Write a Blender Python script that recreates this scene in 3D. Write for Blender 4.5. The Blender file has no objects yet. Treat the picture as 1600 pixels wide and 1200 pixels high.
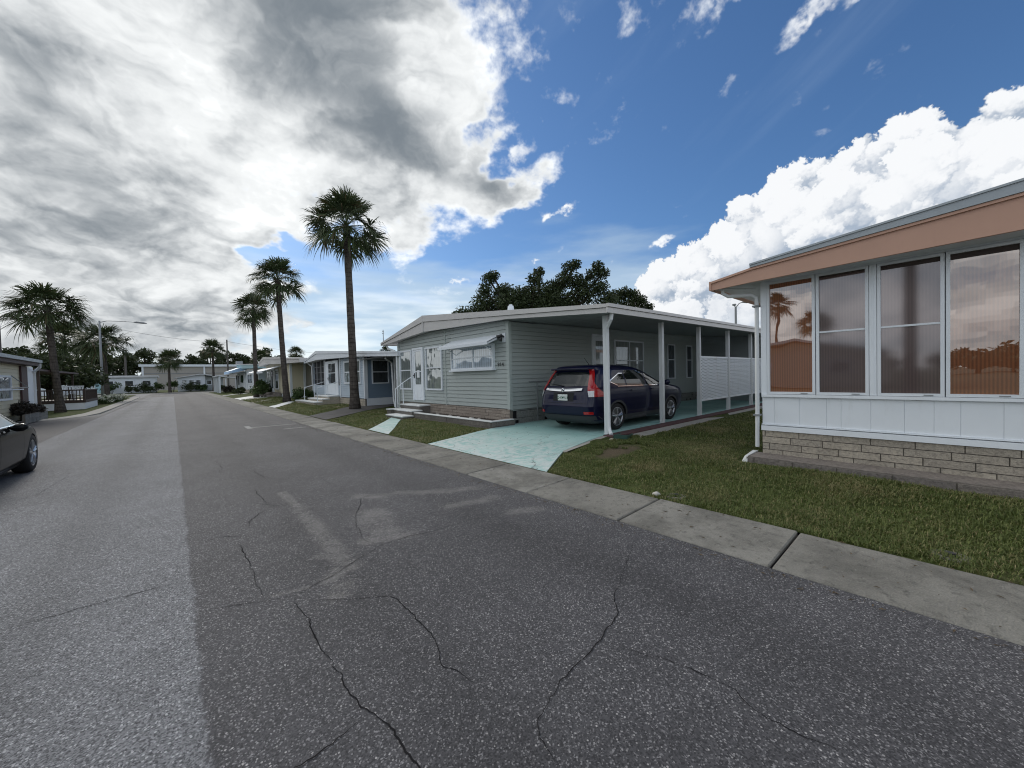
import bpy, bmesh, math, random
from mathutils import Vector, Matrix
random.seed(7)
scene = bpy.context.scene
COL = scene.collection
PI = math.pi
R = math.radians

# ------------------------------------------------------------------ camera
cam_d = bpy.data.cameras.new('camera')
cam = bpy.data.objects.new('camera', cam_d)
COL.objects.link(cam)
cam_d.sensor_width = 36.0
cam_d.lens = 36.0 * 600.0 / 1600.0
cam_d.clip_start = 0.05
cam_d.clip_end = 3000.0
_a, _p, _r = R(41.45), R(1.21), R(1.37)
R0 = Vector((math.cos(_a), -math.sin(_a), 0))
FW = Vector((math.sin(_a) * math.cos(_p), math.cos(_a) * math.cos(_p), -math.sin(_p)))
U0 = Vector((math.sin(_a) * math.sin(_p), math.cos(_a) * math.sin(_p), math.cos(_p)))
RR = math.cos(_r) * R0 - math.sin(_r) * U0
UU = math.cos(_r) * U0 + math.sin(_r) * R0
m = Matrix((RR, UU, -FW)).transposed().to_4x4()
m.translation = Vector((0, 0, 1.5))
cam.matrix_world = m
scene.camera = cam

scene.view_settings.view_transform = 'Standard'
scene.view_settings.look = 'None'
scene.view_settings.exposure = 0.18
scene.view_settings.gamma = 1.0
scene.render.engine = 'CYCLES'
scene.cycles.max_bounces = 6
scene.cycles.use_denoising = True
scene.cycles.denoising_prefilter = 'ACCURATE'
scene.cycles.filter_width = 1.1

# ------------------------------------------------------------------ shader node helpers
class S:
    """A scalar or vector socket with arithmetic."""
    def __init__(s, nt, sock): s.nt, s.k = nt, sock
    def _m(s, op, *o, clamp=False):
        n = s.nt.nodes.new('ShaderNodeMath'); n.operation = op; n.use_clamp = clamp
        for i, v in enumerate((s,) + o):
            if isinstance(v, S): s.nt.links.new(v.k, n.inputs[i])
            else: n.inputs[i].default_value = v
        return S(s.nt, n.outputs[0])
    def __add__(s, o): return s._m('ADD', o)
    __radd__ = __add__
    def __sub__(s, o): return s._m('SUBTRACT', o)
    def __rsub__(s, o): return (s * -1.0) + o
    def __mul__(s, o): return s._m('MULTIPLY', o)
    __rmul__ = __mul__
    def __truediv__(s, o): return s._m('DIVIDE', o)
    def pw(s, o): return s._m('POWER', o)
    def mx(s, o): return s._m('MAXIMUM', o)
    def mn(s, o): return s._m('MINIMUM', o)
    def sq(s): return s._m('MULTIPLY', s)
    def frac(s): return s._m('FRACT')
    def ab(s): return s._m('ABSOLUTE')
    def exp(s): return s._m('EXPONENT')
    def gt(s, o): return s._m('GREATER_THAN', o)
    def lt(s, o): return s._m('LESS_THAN', o)
    def clamp(s): return s._m('ADD', 0.0, clamp=True)
    def ss(s, a, b, lo=0.0, hi=1.0):
        n = s.nt.nodes.new('ShaderNodeMapRange'); n.interpolation_type = 'SMOOTHSTEP'
        s.nt.links.new(s.k, n.inputs['Value'])
        n.inputs['From Min'].default_value = a; n.inputs['From Max'].default_value = b
        n.inputs['To Min'].default_value = lo; n.inputs['To Max'].default_value = hi
        return S(s.nt, n.outputs['Result'])

class G:
    """Small builder for one node tree."""
    def __init__(g, nt): g.nt = nt
    def node(g, t, **kw):
        n = g.nt.nodes.new(t)
        for k, v in kw.items(): setattr(n, k, v)
        return n
    def link(g, a, b): g.nt.links.new(a.k if isinstance(a, S) else a, b)
    def val(g, v):
        n = g.node('ShaderNodeValue'); n.outputs[0].default_value = v; return S(g.nt, n.outputs[0])
    def tc(g, out='Object'):
        return g.node('ShaderNodeTexCoord').outputs[out]
    def pos(g): return g.node('ShaderNodeNewGeometry').outputs['Position']
    def xyz(g, v):
        n = g.node('ShaderNodeSeparateXYZ'); g.link(v, n.inputs[0])
        return tuple(S(g.nt, o) for o in n.outputs)
    def vec(g, x, y, z):
        n = g.node('ShaderNodeCombineXYZ')
        for i, v in enumerate((x, y, z)):
            if isinstance(v, S): g.link(v, n.inputs[i])
            else: n.inputs[i].default_value = v
        return n.outputs[0]
    def vm(g, op, a, b=None, scale=None):
        n = g.node('ShaderNodeVectorMath', operation=op)
        g.link(a, n.inputs[0])
        if b is not None:
            if isinstance(b, (tuple, list, Vector)): n.inputs[1].default_value = b
            else: g.link(b, n.inputs[1])
        if scale is not None: n.inputs['Scale'].default_value = scale
        return S(g.nt, n.outputs['Value']) if op in ('DOT_PRODUCT', 'LENGTH', 'DISTANCE') else n.outputs['Vector']
    def noise(g, v, scale, detail=4.0, rough=0.5, dist=0.0, color=False, lac=2.0):
        n = g.node('ShaderNodeTexNoise')
        if v is not None: g.link(v, n.inputs['Vector'])
        n.inputs['Scale'].default_value = scale; n.inputs['Detail'].default_value = detail
        n.inputs['Roughness'].default_value = rough; n.inputs['Distortion'].default_value = dist
        n.inputs['Lacunarity'].default_value = lac
        return n.outputs['Color'] if color else S(g.nt, n.outputs[0])
    def voro(g, v, scale, feature='F1', detail=0.0, rough=0.5, rand=1.0, out='Distance', smooth=None):
        n = g.node('ShaderNodeTexVoronoi', feature=feature)
        g.link(v, n.inputs['Vector'])
        n.inputs['Scale'].default_value = scale; n.inputs['Randomness'].default_value = rand
        n.inputs['Detail'].default_value = detail; n.inputs['Roughness'].default_value = rough
        if smooth is not None: n.inputs['Smoothness'].default_value = smooth
        o = n.outputs[out]
        return S(g.nt, o) if out == 'Distance' else o
    def mix(g, f, a, b):
        n = g.node('ShaderNodeMix', data_type='RGBA')
        if isinstance(f, S): g.link(f, n.inputs[0])
        else: n.inputs[0].default_value = f
        for s_, v in ((6, a), (7, b)):
            if isinstance(v, (tuple, list)): n.inputs[s_].default_value = tuple(v[:3]) + (1,)
            else: g.link(v, n.inputs[s_])
        return n.outputs[2]
    def gray(g, s_):
        return g.vec(s_, s_, s_)
    def mul(g, c, s_):
        n = g.node('ShaderNodeVectorMath', operation='SCALE'); g.link(c, n.inputs[0])
        if isinstance(s_, S): g.link(s_, n.inputs['Scale'])
        else: n.inputs['Scale'].default_value = s_
        return n.outputs[0]
    def bump(g, h, strength=0.5, dist=0.01, normal=None):
        n = g.node('ShaderNodeBump'); g.link(h, n.inputs['Height'])
        n.inputs['Strength'].default_value = strength; n.inputs['Distance'].default_value = dist
        if normal is not None: g.link(normal, n.inputs['Normal'])
        return n.outputs[0]
# ------------------------------------------------------------------ look of the sky: azimuth, elevation, half sizes, tilt, strength (degrees)
SUN_AZ, SUN_EL = R(-3.0), R(31.0)          # azimuth measured from +Y towards +X
SKY_TINT = (0.066, 0.094, 0.121)
SUN_E = 1.5
COVER = [(-14, 24, 20, 26, 0, 1.3), (13, 34, 15, 14, 0, 1.3), (28, 37, 6.5, 9, 0, .9), (31, 28, 8, 4, -12, .9), (0, 10, 9, 8, 0, .9), (41, 25.6, 6.5, 1.5, 12, .95), (0, 62, 40, 18, 0, .9), (22, 23, 8, 4, -20, .8), (18, 50, 18, 9, 0, .8), (-40, 25, 24, 40, 0, .8), (37, 36, 3, 7, 10, .6), (42, 31, 3, 1.5, 50, .4)]
HOLES = [(8.8, 16.3, 3.4, 1.9, 0, 1.3), (36, 45, 5, 5, 0, .6), (16, 17.0, 4, 1.6, 10, .5), (13, 13.2, 5, 1.5, 0, .5)]
DARK = [(20, 38, 12, 5.5, -38, 1.05), (30, 33, 8, 4.0, -35, 1.0), (36, 28.5, 5, 2.2, -20, .6), (10, 36, 7, 5, -30, .7), (-8, 14, 9, 3.5, 10, .28), (-10, 23, 6, 2.6, 25, .45), (2, 11, 8, 2.2, -12, .30), (-3, 18.5, 7, 1.6, 5, .3), (-9, 30, 5, 2.5, 0, .4), (5, 17, 3, 1.5, 20, .35)]
GLOW = [(4, 28, 5, 2.2, -45, 1.0), (10, 23, 7, 3.0, 20, .9), (-5, 27, 2.5, 2.5, 0, .7), (14, 26, 5, 2.5, 0, .6), (3, 19.5, 4, 2, 0, .5), (28, 26, 7, 2, -10, .5), (36, 34, 3, 6, 0, .5), (38, 29, 3, 2, 0, .5)]
PUFFS = [(42, 11.2, 1.5, 1.8, 60, .9), (49, 22.6, 2.0, .7, 22, 1.3), (45, 17, .9, .3, 0, 1.0), (45.8, 26.6, 1.6, .7, 0, 1.0), (63, 17.5, 1.5, .6, 0, 1.1), (44, 30, 2.0, 1.0, 60, .8), (40, 36, 1.2, 2.2, 0, .7), (80, 35.5, 3.2, .9, 22, .9), (72, 40.5, 3, 1.0, 45, .9), (85, 35.5, 1.6, .6, 20, .6), (34, 14.0, 2.2, .5, 0, .9), (55.5, 15.2, .8, .3, 0, .7)]
LOBES = [(100, 11.8, 9.2, 0), (92, 15.0, 6.8, .3), (87, 15.8, 6.0, 0), (90, 9, 8, 1.5), (82, 16.4, 5.6, 0), (81, 9, 7.0, 2), (77, 15.6, 4.8, .2), (72.5, 13.4, 4.4, 0), (73, 7, 6, 2), (68, 12.4, 3.6, .5), (67, 6.5, 5.0, 2), (64, 11.2, 3.0, .3), (61.2, 9.6, 2.6, .4), (61.5, 5.5, 3.6, 1), (58.6, 4, 2.6, .5), (57, 2, 2.0, .5), (108, 12.5, 9, 0), (115, 11, 9, -1), (121, 6, 6, -1), (100, 5, 7, 2.5), (84.5, 19.6, 3.2, -.5), (94, 16.8, 4, .5)]
TSHADE = [(86, 10, 9, 4, 10, .8), (70, 8, 5, 3.5, 0, .7), (100, 13, 6, 4, 0, .8), (62, 6, 3, 2.5, 0, .5), (78, 13, 3, 2, 30, .5)]
# ------------------------------------------------------------------ clouds: computed once on an azimuth / elevation grid
import numpy as np

def _hash2(ix, iy, seed):
    h = (ix.astype(np.uint32) * np.uint32(374761393) + iy.astype(np.uint32) * np.uint32(668265263) + np.uint32((seed * 2246822519) & 0xffffffff))
    h = (h ^ (h >> np.uint32(13))) * np.uint32(1274126177)
    return h ^ (h >> np.uint32(16))

def _gn2(x, y, seed):
    xi = np.floor(x); yi = np.floor(y); fx = (x - xi).astype(np.float32); fy = (y - yi).astype(np.float32)
    xi = xi.astype(np.int64); yi = yi.astype(np.int64)
    u = fx * fx * fx * (fx * (fx * 6 - 15) + 10); v = fy * fy * fy * (fy * (fy * 6 - 15) + 10)
    def gr(ax, ay, dx_, dy_):
        an = _hash2(ax, ay, seed).astype(np.float32) * np.float32(2 * math.pi / 4294967296.0)
        return np.cos(an) * dx_ + np.sin(an) * dy_
    a = gr(xi, yi, fx, fy); b = gr(xi + 1, yi, fx - 1, fy); c = gr(xi, yi + 1, fx, fy - 1); e = gr(xi + 1, yi + 1, fx - 1, fy - 1)
    return ((a + (b - a) * u) * (1 - v) + (c + (e - c) * u) * v) * 1.5

def fbm(x, y, seed, octs=7, gain=.52):
    t = 0; amp = 1.0; nrm = 0
    for o in range(octs):
        ca, sa = math.cos(o * .7), math.sin(o * .7); k = 2.03 ** o
        t = t + amp * _gn2((x * ca - y * sa) * k + 17.3 * o, (x * sa + y * ca) * k - 9.1 * o, seed + o); nrm += amp; amp *= gain
    return t / nrm

def sst(x, a, b):
    t = np.clip((x - a) / (b - a), 0, 1); return t * t * (3 - 2 * t)

def ell(az, el, c):
    """soft ellipse: azimuth, elevation, half sizes, tilt (degrees), strength"""
    a0, e0, s1, s2, ang, amp = c
    da = ((az - a0 + 180) % 360 - 180) * math.cos(R(e0)); de = el - e0
    ca, sa = math.cos(R(ang)), math.sin(R(ang))
    return amp * np.exp(-((da * ca + de * sa) / s1) ** 2 - ((-da * sa + de * ca) / s2) ** 2)

def ells(az, el, lst):
    t = 0
    for c in lst: t = t + ell(az, el, c)
    return t

def lerp3(f, a, b):
    return np.asarray(a, np.float32) + f[..., None] * (np.asarray(b, np.float32) - np.asarray(a, np.float32))

def over(rgb, al, c, f):
    """lay colour c with opacity f over (rgb, al)"""
    na = f + al * (1 - f); k = np.where(na > 1e-5, f / np.maximum(na, 1e-5), 0)[..., None]
    return rgb * (1 - k) + c * k, na

def towers(lobes, a0, a1, e0, e1, step):
    """Cauliflower cloud heads: balls growing smaller balls, lit from the sun's side. Returns shade and cover on the grid."""
    rnd = random.Random(11)
    balls = []
    def grow(p, r, lev):
        balls.append((p, r, lev))
        if lev == 4 or r < .16: return
        n = (10, 12, 10, 8)[lev]
        for _ in range(n):
            th = rnd.uniform(-.35, PI + .35) if rnd.random() < .8 else rnd.uniform(0, 2 * PI)
            ph = rnd.uniform(-.3, 1.0)
            cz = ph; k = math.sqrt(max(0, 1 - cz * cz))
            q = (p[0] + r * .86 * k * math.cos(th), p[1] + r * .86 * k * math.sin(th), p[2] + r * .86 * cz)
            grow(q, r * rnd.uniform(.26, .52), lev + 1)
    for (a, e, r, dp) in lobes: grow((a, e, dp), r, 0)
    W = int((a1 - a0) / step); H = int((e1 - e0) / step)
    zb = np.full((H, W), -1e9, np.float32); shd = np.zeros((H, W), np.float32)
    L = np.array((-.50, .62, .60)); L = L / np.linalg.norm(L)
    for (p, r, lev) in balls:
        i0 = max(0, int((p[0] - r - a0) / step)); i1 = min(W, int((p[0] + r - a0) / step) + 2)
        j0 = max(0, int((p[1] - r - e0) / step)); j1 = min(H, int((p[1] + r - e0) / step) + 2)
        if i0 >= i1 or j0 >= j1: continue
        xx = (a0 + (np.arange(i0, i1) + .5) * step - p[0]) / r; yy = (e0 + (np.arange(j0, j1) + .5) * step - p[1]) / r
        X, Y = np.meshgrid(xx, yy); q = X * X + Y * Y; ok = q < 1
        Z = np.sqrt(np.maximum(0, 1 - q)); zz = p[2] + r * Z
        s = X * L[0] + Y * L[1] + Z * L[2]
        sub = zb[j0:j1, i0:i1]; up = ok & (zz > sub)
        sub[up] = zz[up]
        ss_ = shd[j0:j1, i0:i1]; ss_[up] = s[up]
    return zb, shd

def blur(a, k):
    for ax in (0, 1):
        for _ in range(2):
            c = np.cumsum(np.concatenate([np.repeat(np.take(a, [0], ax), k + 1, ax), a, np.repeat(np.take(a, [-1], ax), k, ax)], ax), ax)
            n = a.shape[ax]
            a = (np.take(c, range(2 * k + 1, 2 * k + 1 + n), ax) - np.take(c, range(0, n), ax)) / (2 * k + 1)
    return a

def bil(img, x, y):
    H, W = img.shape
    x = np.clip(x, 0, W - 1.001); y = np.clip(y, 0, H - 1.001)
    i = x.astype(int); j = y.astype(int); fx = x - i; fy = y - j
    return (img[j, i] * (1 - fx) + img[j, i + 1] * fx) * (1 - fy) + (img[j + 1, i] * (1 - fx) + img[j + 1, i + 1] * fx) * fy

TW = (40.0, 126.0, -2.0, 34.0, 0.08)
_tz, _ts = towers(LOBES, *TW)
_tm = (_tz > -1e8).astype(np.float32)
_tzf = np.where(_tm > 0, _tz, -3)
_ao = np.clip((blur(_tzf, 14) - _tzf) * .16, -.16, .30)          # hollows between the heads
_ao2 = np.clip((blur(_tzf, 45) - _tzf) * .05, -.12, .22)
_tsh = np.clip(0.82 + 0.20 * blur(_ts, 1) - _ao * 1.25 - _ao2 * 1.3, .30, 1.1)
_tm = blur(_tm, 1)

def clouds(az, el):
    """RGB and opacity of the clouds towards each azimuth / elevation (degrees)."""
    a_, e_ = np.radians(az), np.radians(np.maximum(el, 0))
    dx = np.cos(e_) * np.sin(a_); dy = np.cos(e_) * np.cos(a_); dz = np.sin(e_)
    px = dx / (dz + .26) * 1.25; py = dy / (dz + .26) * 1.25
    rgb = np.zeros(az.shape + (3,), np.float32); al = np.zeros(az.shape, np.float32)
    # warp for ragged outlines (degrees)
    wa = fbm(px * 2.2, py * 2.2, 40, 6) ; wb = fbm(px * 2.2 + 31, py * 2.2, 60, 6)
    az2 = az + wa * 9.0 / np.maximum(.35, np.cos(e_)); el2 = el + wb * 7.0 * sst(el, 0, 14)
    # thin streaks in the blue
    st = fbm(dx * 2.0 + dz * 3.0, dy * 5.0 + dz * 9, 90, 6, .55)
    f = sst(st, .05, .60) * .06 * sst(el, 3, 12)
    rgb, al = over(rgb, al, np.array((.60, .74, .90), np.float32), f)
    # bright veil low down
    vn = fbm(az * .045, el * .21, 120, 6, .5)
    v = sst(el + vn * 13.0 - 2.5 * ell(az, el, (36, 10, 22, 9, 0, 1)), 19.0, 7.0) * np.clip(.80 + vn * .5, 0, .97)
    vc = lerp3(sst(vn + fbm(az * .09, el * .5, 150, 5) * .8 + (8 - el) * .03, -.35, .45), (.50, .615, .70), (.83, .89, .90))
    rgb, al = over(rgb, al, vc, v)
    # fair weather puffs
    wz = fbm(az * .30, el * .42, 200, 6, .58); wy = fbm(az * .30 + 50, el * .42, 210, 6, .58)
    pf = ells(az + wz * 3.2, el + wy * 2.4, PUFFS)
    f = sst(pf + wz * .55 + wy * .2, .22, 1.15) * .90
    rgb, al = over(rgb, al, lerp3(sst(pf + wy * .6, .2, 1.1), (.70, .76, .84), (.93, .94, .94)), f)
    # the deck
    qx = px + wa * .30; qy = py + wb * .30
    hi = sst(el, 10, 34)
    ua, ue = az + wa * 3.0, el + wb * 2.0
    nP = fbm(qx * 1.7, qy * 1.7, 300, 8, .54); nQ = fbm(ua * .085, ue * .15, 320, 8, .56)
    nA = nQ + (nP - nQ) * hi
    sa = (math.degrees(SUN_AZ) - az + 180) % 360 - 180; se = math.degrees(SUN_EL) - el; sl = np.sqrt(sa * sa + se * se) + 4
    lit = 0
    for k, w in ((.04, .5), (.10, .3), (.22, .2)):
        ox, oy = math.sin(SUN_AZ) * k, math.cos(SUN_AZ) * k
        lp = nP - fbm((qx + ox) * 1.7, (qy + oy) * 1.7, 300, 7, .54)
        kk = k * 17; lq = nQ - fbm((ua + sa / sl * kk) * .085, (ue + (se / sl + .35) * kk) * .15, 320, 7, .56)
        lit = lit + w * (lq + (lp - lq) * hi)
    cov = np.minimum(ells(az2, el2, COVER), 1.45)
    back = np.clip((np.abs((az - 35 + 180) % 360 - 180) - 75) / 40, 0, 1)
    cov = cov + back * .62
    holes = ells(az2, el2, HOLES)
    fine = fbm(az * .16, el * .24, 350, 8, .60)
    dens = cov - holes + nA * .95 + fine * .55 + fbm(az * .5, el * .6, 370, 5, .6) * .16
    mk = sst(dens, .32, .86)
    thick = sst(dens, .50, 1.25)
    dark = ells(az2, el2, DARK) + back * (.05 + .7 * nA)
    glow = ells(az + wa * 7, el + wb * 6, GLOW)
    tone = .80 - .17 * thick - .56 * (1 - np.exp(-1.25 * np.maximum(0, dark + (nA * .75 + fine * .35) * sst(dark, .05, .5)))) + nA * .16 * sst(dark, .3, .9) + (lit * 1.15 + fine * .22) * (1 - .45 * sst(dark, .25, .9)) + glow * .44 + nA * .20
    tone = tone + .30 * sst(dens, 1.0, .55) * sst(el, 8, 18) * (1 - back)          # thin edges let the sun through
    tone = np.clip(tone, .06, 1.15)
    c = lerp3(sst(tone, .05, 1.0), (.18, .21, .24), (.83, .85, .855)) * (1 + .22 * sst(tone, .92, 1.15) + back * .55)[..., None]  # unseen clouds behind the camera are brightened to light the ground and house fronts
    rgb, al = over(rgb, al, c, mk)
    # the tower
    wz2 = fbm(az * .55, el * .55, 400, 5, .6); wy2 = fbm(az * .55 + 9, el * .55, 410, 5, .6)
    wz3 = fbm(az * 2.6, el * 2.6, 420, 4, .6); wy3 = fbm(az * 2.6 + 7, el * 2.6, 430, 4, .6)
    gx_ = ((az + 180) % 360 - 180 - TW[0] + wz2 * .9 + wz3 * .42) / TW[4]; gy_ = (el - TW[2] + wy2 * .9 + wy3 * .42) / TW[4]
    inside = (gx_ > 2) & (gx_ < (TW[1] - TW[0]) / TW[4] - 2)
    tm = np.where(inside, bil(_tm, gx_, gy_), 0); ts = bil(_tsh, gx_, gy_)
    ts = ts + .05 * wz3 - .30 * ells(az, el, TSHADE) + .05 * fine + .07 * sst(wz2, -.5, .5) - .06 * sst(el, 9, 2)
    tc = lerp3(sst(ts, .50, 1.10), (.33, .40, .50), (.83, .845, .865))
    rgb, al = over(rgb, al, tc, sst(tm, .15, .95) * np.clip(.45 + el * .07, .4, 1))
    return rgb, al
# ------------------------------------------------------------------ sky and light
world = bpy.data.worlds.new('World'); scene.world = world
world.use_nodes = True
wt = world.node_tree; wt.nodes.clear(); g = G(wt)
bg = g.node('ShaderNodeBackground'); wo = g.node('ShaderNodeOutputWorld')
wt.links.new(bg.outputs[0], wo.inputs[0])
sky = g.node('ShaderNodeTexSky', sky_type='NISHITA')
sky.sun_disc = False; sky.sun_elevation = SUN_EL; sky.sun_rotation = SUN_AZ
sky.air_density = 1.0; sky.dust_density = 0.6; sky.ozone_density = 2.5; sky.altitude = 10
blue = g.vm('MULTIPLY', sky.outputs[0], SKY_TINT)
blue = g.vm('DIVIDE', blue, g.vm('ADD', g.vm('MULTIPLY', blue, (.75, .52, .30)), (1., 1., 1.)))      # the haze near the sun stays blue

def make_cloud_image():
    W, H = 4320, 2160
    px = np.zeros((H, W, 4), np.float32)
    # whole upper half coarsely, the part the street looks at finely
    ca, ce = np.meshgrid((np.arange(0, W, 6) + 3) / W * 360 - 180, (np.arange(0, H // 2, 6) + 3) / H * 180)
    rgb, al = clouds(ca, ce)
    lo = np.concatenate([rgb, al[..., None]], -1)
    px[H // 2:] = lo.repeat(6, 0).repeat(6, 1)
    k = W / 360.0
    i0, i1, j1 = int((180 - 16) * k), int((180 + 128) * k), int(50 * k)
    fa, fe = np.meshgrid((np.arange(i0, i1) + .5) / k - 180, (np.arange(0, j1) + .5) / k)
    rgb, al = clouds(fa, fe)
    px[H // 2:H // 2 + j1, i0:i1] = np.concatenate([rgb, al[..., None]], -1)
    px[H // 2 - 6:H // 2] = px[H // 2]
    im = bpy.data.images.new('computed_clouds', W, H, alpha=True, float_buffer=True)
    im.colorspace_settings.name = 'Linear Rec.709'
    im.alpha_mode = 'CHANNEL_PACKED'
    im.pixels.foreach_set(px.ravel()); im.update()
    return im
d = g.vm('NORMALIZE', g.tc('Generated'))
ax, ay, az_ = g.xyz(d)
# azimuth 0 (+Y) is the middle column of the grid
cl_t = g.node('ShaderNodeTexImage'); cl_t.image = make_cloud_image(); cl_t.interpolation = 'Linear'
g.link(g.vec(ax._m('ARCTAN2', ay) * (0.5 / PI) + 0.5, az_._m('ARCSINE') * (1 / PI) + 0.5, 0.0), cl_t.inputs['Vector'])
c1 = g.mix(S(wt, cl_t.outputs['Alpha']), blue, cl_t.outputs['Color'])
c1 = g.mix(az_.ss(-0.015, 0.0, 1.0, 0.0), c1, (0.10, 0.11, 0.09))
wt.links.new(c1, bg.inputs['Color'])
bg.inputs['Strength'].default_value = 1.0

sun_d = bpy.data.lights.new('sun', 'SUN'); sun_d.energy = SUN_E; sun_d.angle = R(12)
sun_d.color = (1.0, 0.95, 0.87)
sun = bpy.data.objects.new('sun', sun_d); COL.objects.link(sun)
sv = Vector((math.sin(SUN_AZ) * math.cos(SUN_EL), math.cos(SUN_AZ) * math.cos(SUN_EL), math.sin(SUN_EL)))
sun.rotation_euler = sv.to_track_quat('Z', 'Y').to_euler()
sun.location = (0, 0, 60)
# measured on the road: crack lines and dusty scuffs (metres)
CRACKS = [[(0.602, 3.017), (0.568, 2.914), (0.589, 2.703), (0.574, 2.438), (0.573, 2.295), (0.579, 2.123), (0.589, 1.892), (0.616, 1.723), (0.643, 1.645), (0.652, 1.534), (0.667, 1.341), (0.674, 1.155)], [(0.616, 1.723), (0.519, 1.698), (0.447, 1.675), (0.306, 1.675), (0.18, 1.667)], [(0.425, 4.379), (0.419, 3.994), (0.432, 3.608), (0.413, 3.371), (0.427, 3.121)], [(0.069, 3.245), (0.208, 3.188), (0.436, 3.081), (0.602, 3.017), (0.845, 3.102), (1.347, 3.377), (1.631, 3.386), (1.863, 3.325), (2.303, 3.309), (2.699, 3.203)], [(0.244, 5.962), (0.715, 5.682), (0.877, 5.351), (1.081, 5.342), (1.342, 5.251), (1.619, 5.267), (1.788, 4.977), (2.053, 4.819), (2.34, 4.932), (2.935, 4.77)], [(0.81, 6.392), (0.826, 5.569), (0.877, 5.351)], [(0.877, 5.351), (0.684, 5.181), (0.56, 4.955), (0.546, 4.749)], [(0.562, 4.466), (0.825, 4.614), (0.923, 4.801), (1.052, 4.867)], [(0.98, 7.864), (1.03, 7.035), (1.131, 6.821), (1.275, 6.67), (1.392, 6.989), (1.658, 7.201)], [(1.676, 6.407), (1.656, 5.919), (1.744, 5.553)], [(1.788, 4.977), (1.487, 4.371), (1.359, 4.008), (1.294, 3.638), (1.347, 3.377)], [(0.555, 9.353), (0.614, 8.459), (0.537, 8.021)], [(3.206, 1.886), (2.538, 1.632), (2.13, 1.447), (2.029, 1.356), (1.765, 1.288), (1.51, 1.264), (1.269, 1.22), (1.132, 1.168), (1.09, 1.089), (1.069, 0.953)], [(1.735, 1.245), (1.833, 1.053), (1.915, 0.854), (1.929, 0.653), (1.878, 0.559), (1.875, 0.397), (1.923, 0.245)], [(0.638, 2.877), (0.907, 2.671), (1.077, 2.539), (1.097, 2.292), (1.078, 1.938), (1.003, 1.742), (1.051, 1.58), (1.074, 1.453)], [(-1.702, 8.008), (-1.462, 8.445), (-1.363, 9.68)], [(-0.85, 3.883), (-0.532, 3.876), (-0.153, 3.856), (0.063, 3.832)], [(0.085, 4.582), (0.279, 4.684), (0.562, 4.466)], [(2.194, 8.423), (2.808, 8.765), (3.563, 8.49)], [(1.053, 12.067), (1.213, 10.581), (1.632, 10.462)]]
STAINS = [(1.08, 5.019, 1.014, 3.183, 0.068), (0.84, 3.082, 1.04, 3.262, 0.061), (0.899, 3.557, 1.044, 3.351, 0.044), (0.884, 2.916, 0.823, 2.805, 0.068), (2.4, 4.539, 3.036, 4.208, 0.078), (2.161, 4.786, 2.667, 4.342, 0.068), (1.747, 5.02, 1.983, 4.776, 0.076), (1.313, 3.561, 1.66, 3.419, 0.074), (1.635, 4.307, 1.482, 3.596, 0.142), (2.757, 3.173, 3.027, 3.044, 0.069), (0.492, 3.123, 0.684, 3.073, 0.019), (1.052, 5.932, 1.08, 5.019, 0.047), (2.369, 3.865, 2.915, 3.709, 0.081)]
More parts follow.
